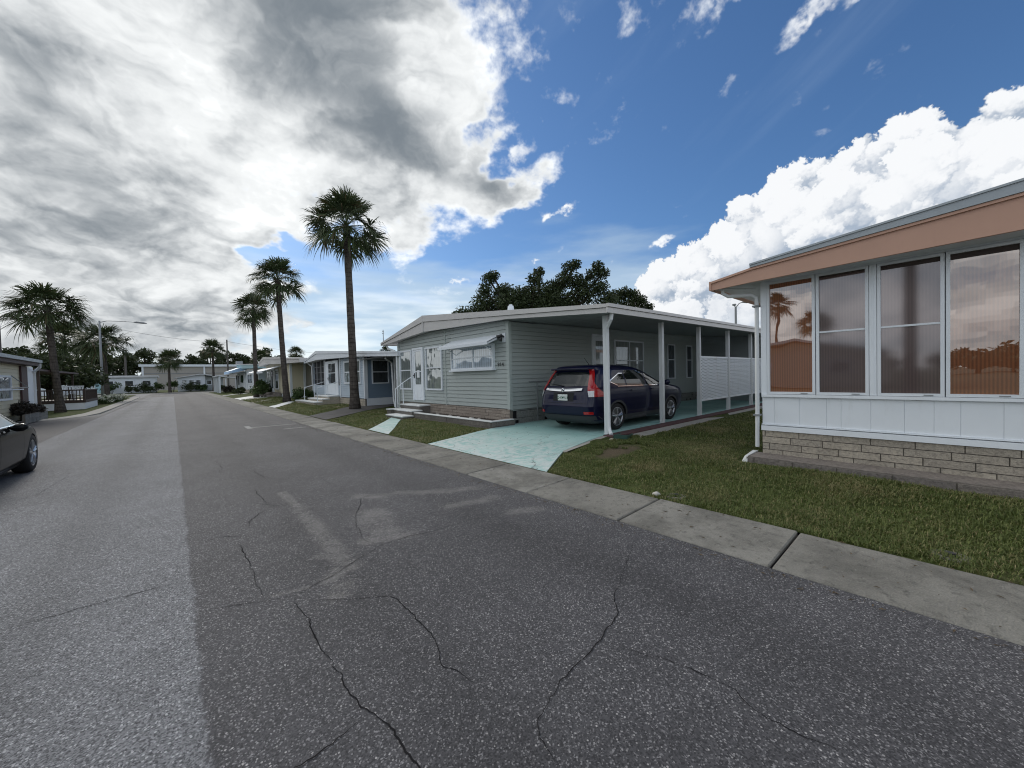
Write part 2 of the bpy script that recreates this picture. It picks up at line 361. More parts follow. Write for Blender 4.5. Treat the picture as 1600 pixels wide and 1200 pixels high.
# ------------------------------------------------------------------ mesh builder
class MB:
    def __init__(s): s.v, s.f, s.mi = [], [], []
    def add(s, vs, fs, mi=0):
        b = len(s.v); s.v += [tuple(p) for p in vs]
        s.f += [tuple(b + i for i in f) for f in fs]; s.mi += [mi] * len(fs)
    def quad(s, a, b, c, d, mi=0): s.add((a, b, c, d), ((0, 1, 2, 3),), mi)
    def hexa(s, p, mi=0):            # p: 4 lower corners then 4 upper corners
        s.add(p, ((3, 2, 1, 0), (4, 5, 6, 7), (0, 1, 5, 4), (1, 2, 6, 5), (2, 3, 7, 6), (3, 0, 4, 7)), mi)
    def box(s, x0, x1, y0, y1, z0, z1, mi=0):
        s.hexa(((x0, y0, z0), (x1, y0, z0), (x1, y1, z0), (x0, y1, z0), (x0, y0, z1), (x1, y0, z1), (x1, y1, z1), (x0, y1, z1)), mi)
    def prism(s, poly, axis, a, b, mi=0):   # poly of 2D points swept along an axis
        n = len(poly)
        def P(p, t): return {'x': (t, p[0], p[1]), 'y': (p[0], t, p[1]), 'z': (p[0], p[1], t)}[axis]
        s.add([P(p, a) for p in poly] + [P(p, b) for p in poly],
              [tuple(range(n - 1, -1, -1)), tuple(range(n, 2 * n))] + [(i, (i + 1) % n, n + (i + 1) % n, n + i) for i in range(n)], mi)
    def tube(s, path, r, n=8, mi=0, cap=True, sq=False):
        pts = [Vector(p) for p in path]; rs = r if isinstance(r, (list, tuple)) else [r] * len(pts)
        t0 = (pts[1] - pts[0]).normalized(); up = Vector((0, 0, 1)) if abs(t0.z) < .9 else Vector((1, 0, 0))
        nx = t0.cross(up).normalized(); ring = []
        for i, p in enumerate(pts):
            t = (pts[min(i + 1, len(pts) - 1)] - pts[max(i - 1, 0)]).normalized()
            nx = (nx - t * nx.dot(t)).normalized(); ny = t.cross(nx)
            for k in range(n):
                a = 2 * PI * (k + (.5 if sq else 0)) / n
                ring.append(p + (nx * math.cos(a) + ny * math.sin(a)) * rs[i])
        fs = [(i * n + k, i * n + (k + 1) % n, (i + 1) * n + (k + 1) % n, (i + 1) * n + k) for i in range(len(pts) - 1) for k in range(n)]
        if cap: fs += [tuple(range(n - 1, -1, -1)), tuple((len(pts) - 1) * n + k for k in range(n))]
        s.add(ring, fs, mi)
    def lathe(s, prof, origin, axis=(0, 0, 1), n=24, mi=0, close=False):  # prof: (radius, height)
        ax = Vector(axis).normalized(); up = Vector((0, 0, 1)) if abs(ax.z) < .9 else Vector((1, 0, 0))
        nx = ax.cross(up).normalized(); ny = ax.cross(nx); o = Vector(origin); vs = []
        for r_, h in prof:
            for k in range(n):
                a = 2 * PI * k / n
                vs.append(o + ax * h + (nx * math.cos(a) + ny * math.sin(a)) * r_)
        mm = len(prof); fs = []
        for i in range(mm if close else mm - 1):
            j = (i + 1) % mm
            for k in range(n):
                fs.append((i * n + k, i * n + (k + 1) % n, j * n + (k + 1) % n, j * n + k))
        s.add(vs, fs, mi)
    def pbox(s, pl, u0, u1, z0, z1, d0, d1, mi=0):
        s.hexa([pl.P(u, z, d_) for z in (z0, z1) for (u, d_) in ((u0, d0), (u1, d0), (u1, d1), (u0, d1))], mi)

class Plane:
    """A vertical wall plane: u runs along the wall, d is the distance out of it."""
    def __init__(s, axis, c, sgn=-1, shear=0.0, u0=0.0): s.a, s.c, s.s, s.sh, s.u0 = axis, c, sgn, shear, u0
    def P(s, u, z, d_=0.0):
        c = s.c + s.s * d_ + s.sh * (u - s.u0)
        return (c, u, z) if s.a == 'x' else (u, c, z)

def origin_of(o):
    v = Vector((0, 0, 0))
    while o is not None: v += Vector(o.location); o = o.parent
    return v

def thing(name, label, cat, loc=(0, 0, 0), group=None):
    o = bpy.data.objects.new(name, None); COL.objects.link(o); o.location = loc
    o.empty_display_size = .3
    o['label'] = label; o['category'] = cat
    if group: o['group'] = group
    return o
def tag(o, label, cat, group=None):
    o['label'] = label; o['category'] = cat
    if group: o['group'] = group
    return o
def build(name, mb, mats, parent=None, smooth=False, recalc=True, label=None, autosmooth=None):
    me = bpy.data.meshes.new(name)
    off = origin_of(parent) if parent is not None else Vector((0, 0, 0))
    me.from_pydata([(p[0] - off.x, p[1] - off.y, p[2] - off.z) for p in mb.v], [], mb.f)
    for m_ in (mats if isinstance(mats, (list, tuple)) else [mats]): me.materials.append(m_)
    me.polygons.foreach_set('material_index', mb.mi)
    if recalc:
        b = bmesh.new(); b.from_mesh(me); bmesh.ops.recalc_face_normals(b, faces=b.faces); b.to_mesh(me); b.free()
    if smooth: me.polygons.foreach_set('use_smooth', [True] * len(me.polygons))
    if autosmooth is not None: me.set_sharp_from_angle(angle=R(autosmooth))
    o = bpy.data.objects.new(name, me); COL.objects.link(o)
    if parent is not None: o.parent = parent
    if label: o['label'] = label
    return o
def struct(name, mb, mats, **k):
    o = build(name, mb, mats, **k); o['kind'] = 'structure'; return o
def bevel(o, w=.01, seg=2):
    m_ = o.modifiers.new('bevel', 'BEVEL'); m_.width = w; m_.segments = seg; m_.limit_method = 'ANGLE'; m_.angle_limit = R(40)
    return o
def copy_thing(o, parent=None):
    c = o.copy(); COL.objects.link(c)
    if parent is not None: c.parent = parent
    for ch in list(o.children): copy_thing(ch, c)
    return c

# ------------------------------------------------------------------ materials
def new_mat(name):
    m_ = bpy.data.materials.new(name); m_.use_nodes = True
    nt = m_.node_tree; nt.nodes.clear(); q = G(nt)
    out = q.node('ShaderNodeOutputMaterial'); b = q.node('ShaderNodeBsdfPrincipled')
    nt.links.new(b.outputs[0], out.inputs[0])
    return m_, q, b, out
def mat(name, col, rough=.6, var=.10, scale=2.0, bump=0.0, bscale=40.0, metal=0.0, spec=.5, coat=0.0, dirt=0.0, dcol=(.09, .08, .06)):
    m_, q, b, out = new_mat(name)
    p = q.pos()
    n = q.noise(p, scale, 5, .6)
    c = q.mul(q.mix(0.0, col, col), (n - .5) * (2 * var) + 1.0)
    if dirt:
        n2 = q.noise(q.vm('MULTIPLY', p, (1.6, 1.6, .30)), scale * 2.3, 7, .65)
        c = q.mix(n2.ss(.52, .80) * dirt, c, dcol)
    q.link(c, b.inputs['Base Color'])
    b.inputs['Roughness'].default_value = rough; b.inputs['Metallic'].default_value = metal
    b.inputs['Specular IOR Level'].default_value = spec
    b.inputs['Coat Weight'].default_value = coat; b.inputs['Coat Roughness'].default_value = .04
    if bump: q.link(q.bump(q.noise(p, bscale, 6, .6), bump, .01), b.inputs['Normal'])
    return m_

M = {}
M['white'] = mat('white_paint', (.80, .84, .88), .45, .07, 1.5, .05, 30, dirt=.30, dcol=(.35, .33, .28))
M['white_metal'] = mat('white_aluminium', (.75, .79, .83), .38, .05, 2, dirt=.15, dcol=(.36, .34, .30))
M['green_siding'] = mat('grey_green_siding', (.395, .435, .42), .5, .07, .8, .04, 60, dirt=.16, dcol=(.2, .21, .18))
M['green_trim'] = mat('grey_green_trim', (.43, .475, .455), .5, .05, 1)
M['greige'] = mat('pale_grey_fascia', (.56, .545, .53), .5, .05, 1.2, dirt=.12, dcol=(.3, .28, .25))
M['roofwhite'] = mat('white_roof_coating', (.66, .67, .68), .6, .08, 1.0, dirt=.3, dcol=(.28, .27, .24))
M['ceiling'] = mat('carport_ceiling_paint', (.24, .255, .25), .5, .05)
M['blue_siding'] = mat('slate_blue_siding', (.19, .26, .34), .5, .06, 1)
M['lightblue_siding'] = mat('pale_blue_siding', (.50, .58, .66), .5, .05, 1)
M['cream_siding'] = mat('cream_siding', (.60, .55, .40), .5, .05, 1, dirt=.1)
M['tan_siding'] = mat('tan_siding', (.52, .48, .40), .5, .06, 1)
M['greywall'] = mat('grey_siding', (.34, .37, .38), .55, .08, 1)
M['aqua'] = mat('pale_aqua_metal', (.38, .58, .64), .4, .06, 1)
M['skyblue'] = mat('sky_blue_awning', (.36, .52, .72), .4, .05, 1)
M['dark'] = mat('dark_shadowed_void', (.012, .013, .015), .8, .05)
M['black'] = mat('black_metal', (.02, .02, .022), .4, .1)
M['dkbrown'] = mat('dark_brown_wood', (.045, .028, .022), .6, .15, 6)
M['maroon'] = mat('maroon_trim', (.055, .022, .024), .55, .15, 4)
M['wood'] = mat('weathered_wood', (.20, .15, .11), .75, .25, 8, .3, 40)
M['concrete'] = mat('pale_concrete', (.34, .325, .295), .88, .18, 1.6, .35, 70, spec=.2, dirt=.55, dcol=(.13, .12, .10))
M['concrete_white'] = mat('white_painted_concrete', (.62, .64, .64), .7, .12, 2.5, .15, 60, dirt=.4, dcol=(.25, .23, .20))
M['mortar'] = mat('mortar', (.165, .15, .13), .95, .2, 9, .3, 90, spec=.1)
def brick_mat(name, a, b_, dark):
    m_, q, b, out = new_mat(name); p = q.pos()
    oi = S(q.nt, q.node('ShaderNodeNewGeometry').outputs['Random Per Island'])
    n = q.noise(p, 26, 8, .7); n3 = q.noise(p, 4.0, 5, .6)
    c = q.mix(oi, a, b_); c = q.mix(n.ss(.40, .72) * .75, c, dark); c = q.mix(q.noise(p, 55, 4, .7).ss(.55, .8) * .5, c, [min(1, k * 1.45) for k in a])
    c = q.mul(c, (n3 - .5) * .5 + 1.0)
    q.link(c, b.inputs['Base Color']); b.inputs['Roughness'].default_value = .93; b.inputs['Specular IOR Level'].default_value = .15
    q.link(q.bump(n + q.noise(p, 90, 4, .7) * .5, .9, .03), b.inputs['Normal'])
    return m_
M['stone'] = brick_mat('split_face_block', (.58, .515, .42), (.47, .42, .35), (.24, .215, .19))
M['ledge'] = brick_mat('weathered_ledge_block', (.30, .265, .235), (.24, .215, .20), (.11, .098, .09))
M['pinkbrick'] = brick_mat('pinkish_brick', (.43, .37, .315), (.36, .305, .26), (.22, .185, .16))
M['greyblock'] = brick_mat('grey_screen_block', (.29, .29, .275), (.24, .245, .235), (.13, .13, .12))
M['planterblock'] = brick_mat('planter_block', (.235, .215, .195), (.19, .175, .16), (.10, .09, .08))
M['soil'] = mat('dark_mulch', (.045, .032, .025), .95, .4, 20, .8, 60)
M['rubber'] = mat('rubber', (.018, .018, .019), .75, .2, 10, spec=.3)
M['alloy'] = mat('alloy_wheel', (.42, .43, .45), .28, .05, metal=.85)
M['chrome'] = mat('chrome', (.75, .77, .80), .08, .02, metal=1.0)
M['bluepaint'] = mat('dark_blue_car_paint', (.0035, .0045, .028), .3, .04, spec=.2, coat=.45)
M['blackpaint'] = mat('charcoal_car_paint', (.006, .007, .0075), .3, .04, spec=.05, coat=.22)
M['cladding'] = mat('grey_plastic_cladding', (.040, .042, .046), .6, .1, 8)
M['carglass'] = mat('car_glass', (.010, .013, .014), .03, .05, spec=.9)
M['redlamp'] = mat('red_lamp_lens', (.38, .008, .010), .12, .05, coat=1.0)
M['clearlamp'] = mat('clear_lamp_lens', (.62, .62, .62), .1, .1, 30, coat=1.0)
M['plate'] = mat('white_number_plate', (.66, .70, .68), .4, .05)
M['plategreen'] = mat('green_plate_lettering', (.02, .10, .06), .5, .02)
M['greenplastic'] = mat('dark_green_plastic', (.012, .055, .040), .45, .1)
M['gutter'] = mat('white_gutter', (.70, .725, .74), .4, .06, 3, dirt=.3, dcol=(.33, .28, .22))
M['salmon'] = mat('salmon_fascia_paint', (.53, .32, .235), .6, .10, 2.0, .05, 50, dirt=.12, dcol=(.3, .14, .1))
M['greymetal'] = mat('grey_roof_edge_metal', (.36, .40, .43), .4, .10, 2, dirt=.2, dcol=(.2, .2, .2))
M['galv'] = mat('grey_pole_metal', (.25, .26, .27), .5, .1, 4)
M['polewood'] = mat('utility_pole_wood', (.10, .09, .085), .85, .2, 3)

def glass_pane(name, col, tint=(.85, .88, .9), stripes=None, gloss=.22, rough=.02, wavy=0.0, vert=True, contrast=.5, fold=.72):
    """Window glass with drawn curtains or blinds right behind it."""
    m_, q, b, out = new_mat(name); p = q.pos(); x, y, z = q.xyz(p)
    n = q.noise(q.vm('MULTIPLY', p, (6, 6, .6) if vert else (.6, .6, 6)), 1.5, 4, .6)
    c = q.mul(q.mix(0., col, col), (n - .5) * (2 * contrast) + 1.0)
    if stripes is not None:
        wv = ((x + y) * (1.0 / stripes) if vert else z * (1.0 / stripes)).frac()
        k = (wv - .5).ab() * 2.0
        c = q.mul(c, k.ss(.1, .9, fold, 1.08))
    q.link(c, b.inputs['Base Color']); b.inputs['Roughness'].default_value = .7
    gl = q.node('ShaderNodeBsdfGlossy'); gl.inputs['Roughness'].default_value = rough
    gl.inputs['Color'].default_value = tint + (1,)
    if wavy:
        q.link(q.bump(q.noise(p, 1.3, 2, .5), wavy, .05), gl.inputs['Normal'])
    fr = q.node('ShaderNodeFresnel'); fr.inputs['IOR'].default_value = 1.5
    f = (S(q.nt, fr.outputs[0]) * (1 - gloss) + gloss).clamp()
    mx = q.node('ShaderNodeMixShader'); q.link(f, mx.inputs[0])
    q.nt.links.new(b.outputs[0], mx.inputs[1]); q.nt.links.new(gl.outputs[0], mx.inputs[2])
    q.nt.links.new(mx.outputs[0], out.inputs[0])
    return m_
M['amber'] = glass_pane('amber_ribbed_blind_behind_glass', (.27, .088, .030), (.86, .82, .80), stripes=.030, gloss=.25, rough=.008, wavy=.05, contrast=.15, fold=.66)
M['screened'] = glass_pane('insect_screen_over_amber_blind', (.105, .068, .062), (.58, .55, .57), stripes=.030, gloss=.20, rough=.06, contrast=.1, fold=.75)
M['curtain'] = glass_pane('white_curtain_behind_glass', (.20, .235, .235), (.9, .93, .95), stripes=.17, gloss=.26, rough=.015, wavy=.2, contrast=.35, fold=.8)
M['sheer'] = glass_pane('lace_curtain_behind_glass', (.46, .54, .62), (.9, .93, .95), stripes=.11, gloss=.18, rough=.02, wavy=.2, contrast=.45)
M['darkglass'] = glass_pane('dark_room_behind_glass', (.030, .036, .042), (.8, .85, .9), gloss=.14, rough=.02, wavy=.2, contrast=.8)
M['blinds'] = glass_pane('slatted_blind_behind_glass', (.13, .15, .17), (.8, .85, .9), stripes=.06, gloss=.10, rough=.03, vert=False, contrast=.2)
M['paleblinds'] = glass_pane('pale_vertical_blind_behind_glass', (.26, .28, .28), (.8, .85, .9), stripes=.10, gloss=.08, rough=.03, contrast=.3)
M['screen'] = mat('dark_insect_screen', (.028, .03, .035), .7, .2, 3)

# ------------------------------------------------------------------ wall parts
def siding(mb, pl, u0, u1, z0, ztop, board=.115, lap=.020, nu=36, mi=0, gap=.013):
    zt = ztop if callable(ztop) else (lambda u: ztop)
    us = [u0 + (u1 - u0) * i / nu for i in range(nu + 1)] if callable(ztop) else [u0, u1]
    zm = max(zt(u) for u in us); z = z0
    while z < zm - 1e-4:
        for a, b in zip(us[:-1], us[1:]):
            ta, tb = min(z + board, zt(a)), min(z + board, zt(b))
            if max(ta, tb) <= z + gap + 1e-4: continue
            zb = z + gap
            ta, tb = max(ta, zb + 1e-4), max(tb, zb + 1e-4)
            da = lap * (1 - (ta - z) / board) + .004; db = lap * (1 - (tb - z) / board) + .004
            mb.quad(pl.P(a, zb, lap), pl.P(b, zb, lap), pl.P(b, tb, db), pl.P(a, ta, da), mi)
            mb.quad(pl.P(a, zb, -.012), pl.P(b, zb, -.012), pl.P(b, zb, lap), pl.P(a, zb, lap), mi)
            mb.quad(pl.P(a, z, .004), pl.P(b, z, .004), pl.P(b, z, -.012), pl.P(a, z, -.012), mi)
            mb.quad(pl.P(a, z, -.012), pl.P(b, z, -.012), pl.P(b, zb, -.012), pl.P(a, zb, -.012), mi)
        z += board

def panel_ribs(mb, pl, u0, u1, z0, z1, pitch=.16, d_=.012, mi=0):
    """vertical ribbed skirting"""
    n = max(1, int(abs(u1 - u0) / pitch)); w = (u1 - u0) / n
    for i in range(n):
        a = u0 + i * w
        mb.pbox(pl, a + .006, a + w - .006, z0, z1, 0, d_, mi)
    mb.pbox(pl, u0, u1, z0, z1, -.02, .002, mi)

def courses(mb, pl, u0, u1, z0, z1, h, L, gap=.010, depth=.03, rnd=None, mi=0, mi_m=1, jit=.006):
    """bricks laid in courses in front of a mortar backing"""
    rnd = rnd or random.Random(3); row = 0; z = z0
    mb.pbox(pl, u0, u1, z0, z1, -.06, depth - .014, mi_m)
    while z < z1 - .012:
        zt = min(z + h, z1); u = u0 - L * (.5 if row % 2 else 0.0) - rnd.uniform(0, .12) * L
        while u < u1:
            e = u + L * rnd.uniform(.92, 1.06); a, b = max(u, u0), min(e, u1)
            if b - a > .03: mb.pbox(pl, a + gap / 2, b - gap / 2, z + gap / 2, zt - gap / 2, 0, depth + rnd.uniform(-jit, jit), mi)
            u = e
        z += h; row += 1

def window(parent, pl, u0, u1, z0, z1, pane='darkglass', frame='white_metal', mu=(), mz=(), fw=.05, d_=.065, sill=False, name='window', dbase=.016, label=None):
    mb = MB()
    mb.pbox(pl, u0, u1, z0, z0 + fw, dbase, d_); mb.pbox(pl, u0, u1, z1 - fw, z1, dbase, d_)
    mb.pbox(pl, u0, u0 + fw, z0 + fw, z1 - fw, dbase, d_); mb.pbox(pl, u1 - fw, u1, z0 + fw, z1 - fw, dbase, d_)
    b = fw * .42
    for u in mu: mb.pbox(pl, u - b, u + b, z0 + fw, z1 - fw, dbase, d_ - .012)
    for z in mz: mb.pbox(pl, u0 + fw, u1 - fw, z - b * .8, z + b * .8, dbase, d_ - .016)
    w = build(name, mb, M[frame], parent, label=label)
    pb = MB(); pb.pbox(pl, u0 + fw * .6, u1 - fw * .6, z0 + fw * .6, z1 - fw * .6, dbase - .002, d_ - .034)
    build('pane', pb, M[pane] if isinstance(pane, str) else pane, w)
    if sill:
        sb = MB(); sb.pbox(pl, u0 - .04, u1 + .04, z0 - .05, z0 - .002, dbase, d_ + .06); build('sill', sb, M[frame], w)
    return w

def door(parent, pl, u0, u1, z0, z1, glass=(.5, .95), pane='darkglass', m_='white', fw=.07, handle_u=None, mz=()):
    mb = MB(); d_ = .05
    mb.pbox(pl, u0, u1, z1 - fw, z1, .016, d_ + .02); mb.pbox(pl, u0, u0 + fw, z0, z1 - fw, .016, d_ + .02); mb.pbox(pl, u1 - fw, u1, z0, z1 - fw, .016, d_ + .02)
    h = z1 - z0; g0, g1 = z0 + h * glass[0], z0 + h * glass[1]; s_ = (u1 - u0) * .22
    a, b = u0 + fw, u1 - fw
    mb.pbox(pl, a + .004, b - .004, z0, g0, .016, d_)
    mb.pbox(pl, a + .004, b - .004, g1, z1 - fw - .004, .016, d_)
    mb.pbox(pl, a + .004, u0 + s_, g0, g1, .016, d_); mb.pbox(pl, u1 - s_, b - .004, g0, g1, .016, d_)
    for z in mz: mb.pbox(pl, u0 + s_, u1 - s_, z - .02, z + .02, .03, d_)
    mb.pbox(pl, u0 + s_, u1 - s_, z0 + .12, g0 - .12, d_, d_ + .012)
    o = build('door', mb, M[m_], parent)
    if g1 - g0 > .05:
        pb = MB(); pb.pbox(pl, u0 + s_ - .01, u1 - s_ + .01, g0 - .01, g1 + .01, .018, .034); build('pane', pb, M[pane], o)
    hb = MB(); hu = handle_u if handle_u is not None else u1 - fw - .06
    hb.pbox(pl, hu - .015, hu + .015, z0 + h * .42, z0 + h * .52, d_, d_ + .02); hb.pbox(pl, hu - .012, hu + .012, z0 + h * .46, z0 + h * .48, d_ + .02, d_ + .07)
    build('handle', hb, M['black'], o)
    return o
def downspout(parent, path, r=.045, m_='gutter', name='downspout'):
    mb = MB(); mb.tube(path, r, 8); return bevel(build(name, mb, M[m_], parent, smooth=True, autosmooth=40), .004, 1)
def text_obj(name, body, size, loc, rot, m_, parent=None, ext=.006, align='CENTER', sx=1.0):
    cu = bpy.data.curves.new(name, 'FONT'); cu.body = body; cu.size = size; cu.extrude = ext; cu.align_x = align; cu.align_y = 'CENTER'
    cu.materials.append(m_); cu.space_character = 1.15
    o = bpy.data.objects.new(name, cu); COL.objects.link(o)
    dg = bpy.context.evaluated_depsgraph_get()
    me = bpy.data.meshes.new_from_object(o.evaluated_get(dg)); bpy.data.objects.remove(o)
    mw = Matrix.Translation(loc) @ rot.to_4x4() @ Matrix.Diagonal((sx, 1, 1, 1)); me.transform(mw)
    off = origin_of(parent) if parent is not None else Vector((0, 0, 0)); me.transform(Matrix.Translation(-off))
    o = bpy.data.objects.new(name, me); COL.objects.link(o)
    if parent is not None: o.parent = parent
    return o
FACE_MX = Matrix(((0, 0, -1), (-1, 0, 0), (0, 1, 0)))      # text facing -X, reading along -Y
# ------------------------------------------------------------------ ground, road, kerbs
def smooth01(t): t = max(0., min(1., t)); return t * t * (3 - 2 * t)
def ground_z(x, y):
    if x >= 4.2:
        u = .022 + .098 * smooth01((x - 4.2) / 2.5)
        return u + .012 * math.sin(x * 2.1 + y * 1.3) * math.sin(y * 1.7 - x) * smooth01((x - 4.2) / .6)
    if x <= -3.4 and y > 27: return .02 + .08 * smooth01((-3.4 - x) / 2)
    return 0.0

def asphalt():
    m_, q, b, out = new_mat('chip_seal_asphalt'); p = q.pos(); x, y, z = q.xyz(p)
    wob = (q.noise(p, 1.6, 6, .65) - .5) * .10 + (q.noise(p, 22, 4, .7) - .5) * .07
    lane = (x + wob - .06).ss(.015, -.015) * (x + wob * 2.0 + 2.72 + (y - 20.0).mx(0.0) * -.012).ss(-.04, .04) * (y + wob * 6 - 62).ss(1.5, -1.5)
    lane2 = (y - 28.0).ss(-4, 4) * (x + 2.7).lt(0.0) * .6
    lane = lane.mx(lane2)
    # loose stone chips set in the binder
    v1 = q.node('ShaderNodeTexVoronoi', feature='F1'); q.link(p, v1.inputs['Vector']); v1.inputs['Scale'].default_value = 150
    r1, g1, b1 = q.xyz(v1.outputs['Color'])
    v2 = q.node('ShaderNodeTexVoronoi', feature='F1'); q.link(p, v2.inputs['Vector']); v2.inputs['Scale'].default_value = 88
    r2, g2, b2 = q.xyz(v2.outputs['Color']); d2 = S(q.nt, v2.outputs['Distance'])
    big = q.noise(p, .55, 4, .55); med = q.noise(p, 3.0, 6, .65); fine = q.noise(p, 55, 3, .7)
    chips = r1.gt(.86) * (g1 * .7 + .3)
    bigchips = r2.gt(.955) * d2.lt(.40) * (g2 * .5 + .5)
    dark_c = q.mix(b1, (.037, .036, .039), (.096, .094, .099))
    dark_c = q.mix(chips * .75, dark_c, (.33, .32, .325)); dark_c = q.mix(bigchips * .9, dark_c, (.50, .48, .47))
    dark_c = q.mul(dark_c, (big - .5) * .75 + (med - .5) * .60 + 1.0)
    light_c = q.mix(r1, (.054, .055, .060), (.27, .273, .285)); light_c = q.mix(r2.gt(.80) * d2.lt(.45) * .9, light_c, (.44, .44, .45))
    light_c = q.mul(light_c, (big - .5) * .45 + (med - .5) * .45 + 1.0)
    c = q.mix(lane, dark_c, light_c)
    # wheel tracks, polished a little darker
    tr = None
    for xc in (-2.0, -.75, .95, 2.45):
        f = ((x + wob * 2.5 - xc).sq() * (-1.0 / .07)).exp(); tr = f if tr is None else tr + f
    c = q.mul(c, 1.0 - tr * (med * .36))
    # dusty scuffs where tyres scraped the humps
    dust = None
    for (ax_, ay_, bx, by, w) in STAINS:
        L = math.hypot(bx - ax_, by - ay_) + 1e-6; ux, uy = (bx - ax_) / L, (by - ay_) / L
        px_, py_ = x - ax_, y - ay_
        t = (px_ * ux + py_ * uy).mx(0.0).mn(L)
        ex, ey = px_ - t * ux, py_ - t * uy
        f = ((ex.sq() + ey.sq()) * (-1.0 / (w * w))).exp()
        dust = f if dust is None else dust.mx(f)
    dust = dust * (med * 2.4 + r1 * 1.1 + q.noise(p, 9, 6, .75) * 2.2 - 2.35).mx(0.0)
    c = q.mix(dust.mn(.34), c, (.28, .265, .25))
    oil = q.noise(q.vm('MULTIPLY', p, (1.0, .25, 1.0)), 1.1, 5, .6).ss(.60, .80) * .30
    c = q.mix(oil, c, (.035, .033, .036))
    q.link(c, b.inputs['Base Color']); b.inputs['Roughness'].default_value = .82; b.inputs['Specular IOR Level'].default_value = .32
    h = r1 * .7 + bigchips * .8 + r2 * lane * 1.1 + fine * .4
    q.link(q.bump(h, .75, .006), b.inputs['Normal'])
    return m_
M['asphalt'] = asphalt()

def lawn_mat():
    m_, q, b, out = new_mat('lawn_turf'); p = q.pos(); x, y, z = q.xyz(p)
    n1 = q.noise(p, .8, 6, .6); n2 = q.noise(p, 9.0, 6, .7); n3 = q.noise(p, 60, 4, .7); n4 = q.noise(p, 2.6, 5, .6)
    c = q.mix(n2.ss(.3, .7), (.034, .050, .013), (.105, .125, .042))
    c = q.mix(n4.ss(.52, .72) * .55, c, (.115, .098, .05))
    bare = (n1.ss(.56, .70) * .7).mx((((x - 6.0) * 1.2).sq() + ((y - 3.95) * 2.2).sq() + n4 * .8).ss(1.2, .4) * .9)
    c = q.mix(bare, c, (.14, .108, .078))
    c = q.mul(c, n3 * 1.1 + .45)
    q.link(c, b.inputs['Base Color']); b.inputs['Roughness'].default_value = .95; b.inputs['Specular IOR Level'].default_value = .1
    q.link(q.bump(n2 + n3 * .8, .9, .04), b.inputs['Normal'])
    return m_
M['lawn'] = lawn_mat()

def kerb_mat():
    m_, q, b, out = new_mat('worn_kerb_concrete'); p = q.pos()
    oi = S(q.nt, q.node('ShaderNodeNewGeometry').outputs['Random Per Island'])
    n1 = q.noise(p, 1.4, 6, .65); n2 = q.noise(p, 14, 7, .7); n3 = q.noise(q.vm('MULTIPLY', p, (9, 1.5, 1)), 4, 5, .6); n4 = q.noise(p, 90, 3, .7)
    c = q.mix(oi, (.225, .215, .19), (.32, .31, .28))
    c = q.mix(n1.ss(.38, .68) * .75, c, (.13, .125, .112)); c = q.mix(n2.ss(.50, .74) * .7, c, (.085, .083, .076)); c = q.mix(q.noise(p, 38, 5, .75).ss(.58, .74) * .6, c, (.42, .41, .38))
    c = q.mix(n3.ss(.60, .78) * .35, c, (.40, .39, .36)); c = q.mul(c, n4 * .8 + .6)
    q.link(c, b.inputs['Base Color']); b.inputs['Roughness'].default_value = .92; b.inputs['Specular IOR Level'].default_value = .2
    q.link(q.bump(n2 * 1.4 + n4, .9, .018), b.inputs['Normal'])
    return m_
M['kerb'] = kerb_mat()

def teal_mat():
    m_, q, b, out = new_mat('worn_aqua_floor_paint'); p = q.pos(); x, y, z = q.xyz(p)
    n1 = q.noise(p, .9, 6, .6); n2 = q.noise(p, 7, 7, .7); n3 = q.noise(p, 60, 4, .6)
    c = q.mix(n1.ss(.35, .65), (.25, .435, .41), (.345, .53, .50))
    wear = (x - 5.6 + (n1 - .5) * 2.2).ss(1.6, -1.4) * n2.ss(.36, .58)
    c = q.mix(wear * .85, c, (.56, .59, .575))
    stain = n2.ss(.58, .78) * .55; c = q.mix(stain, c, (.17, .215, .20)); c = q.mix(q.noise(q.vm('MULTIPLY', p, (.5, 3.0, 1)), 1.6, 6, .65).ss(.52, .72) * .4, c, (.19, .24, .225))
    cr = q.voro(q.vm('ADD', p, q.vm('SCALE', q.noise(p, 2.0, 4, .6, color=True), scale=.35)), .75, 'DISTANCE_TO_EDGE')
    c = q.mix(cr.lt(.0035) * (n1.gt(.47)) * .6, c, (.06, .075, .07))
    q.link(c, b.inputs['Base Color']); b.inputs['Roughness'].default_value = .75; b.inputs['Specular IOR Level'].default_value = .3
    q.link(q.bump(n2 + n3 * .5, .35, .01), b.inputs['Normal'])
    return m_
M['teal'] = teal_mat()
M['drive'] = mat('worn_grey_drive', (.105, .10, .098), .9, .3, 1.5, .5, 80, spec=.2, dirt=.4, dcol=(.05, .05, .045))
M['sidewalk'] = mat('pale_blue_grey_path', (.40, .46, .47), .85, .15, 2.0, .3, 60, dirt=.45, dcol=(.2, .2, .18))
M['maroonkerb'] = mat('worn_maroon_paint', (.085, .040, .040), .85, .3, 5, .4, 60, dirt=.5, dcol=(.12, .11, .10))
M['paint_line'] = mat('worn_white_line', (.24, .24, .235), .85, .4, 12, .2, 60)
M['crack'] = mat('open_crack', (.022, .021, .022), 1.0, .2, 30, spec=0)
M['farground'] = mat('dry_ground', (.055, .062, .03), .95, .3, .2)

# far ground sheet
mb = MB(); mb.quad((-900, -900, -.05), (900, -900, -.05), (900, 1500, -.05), (-900, 1500, -.05))
struct('ground', mb, M['farground'], recalc=False)
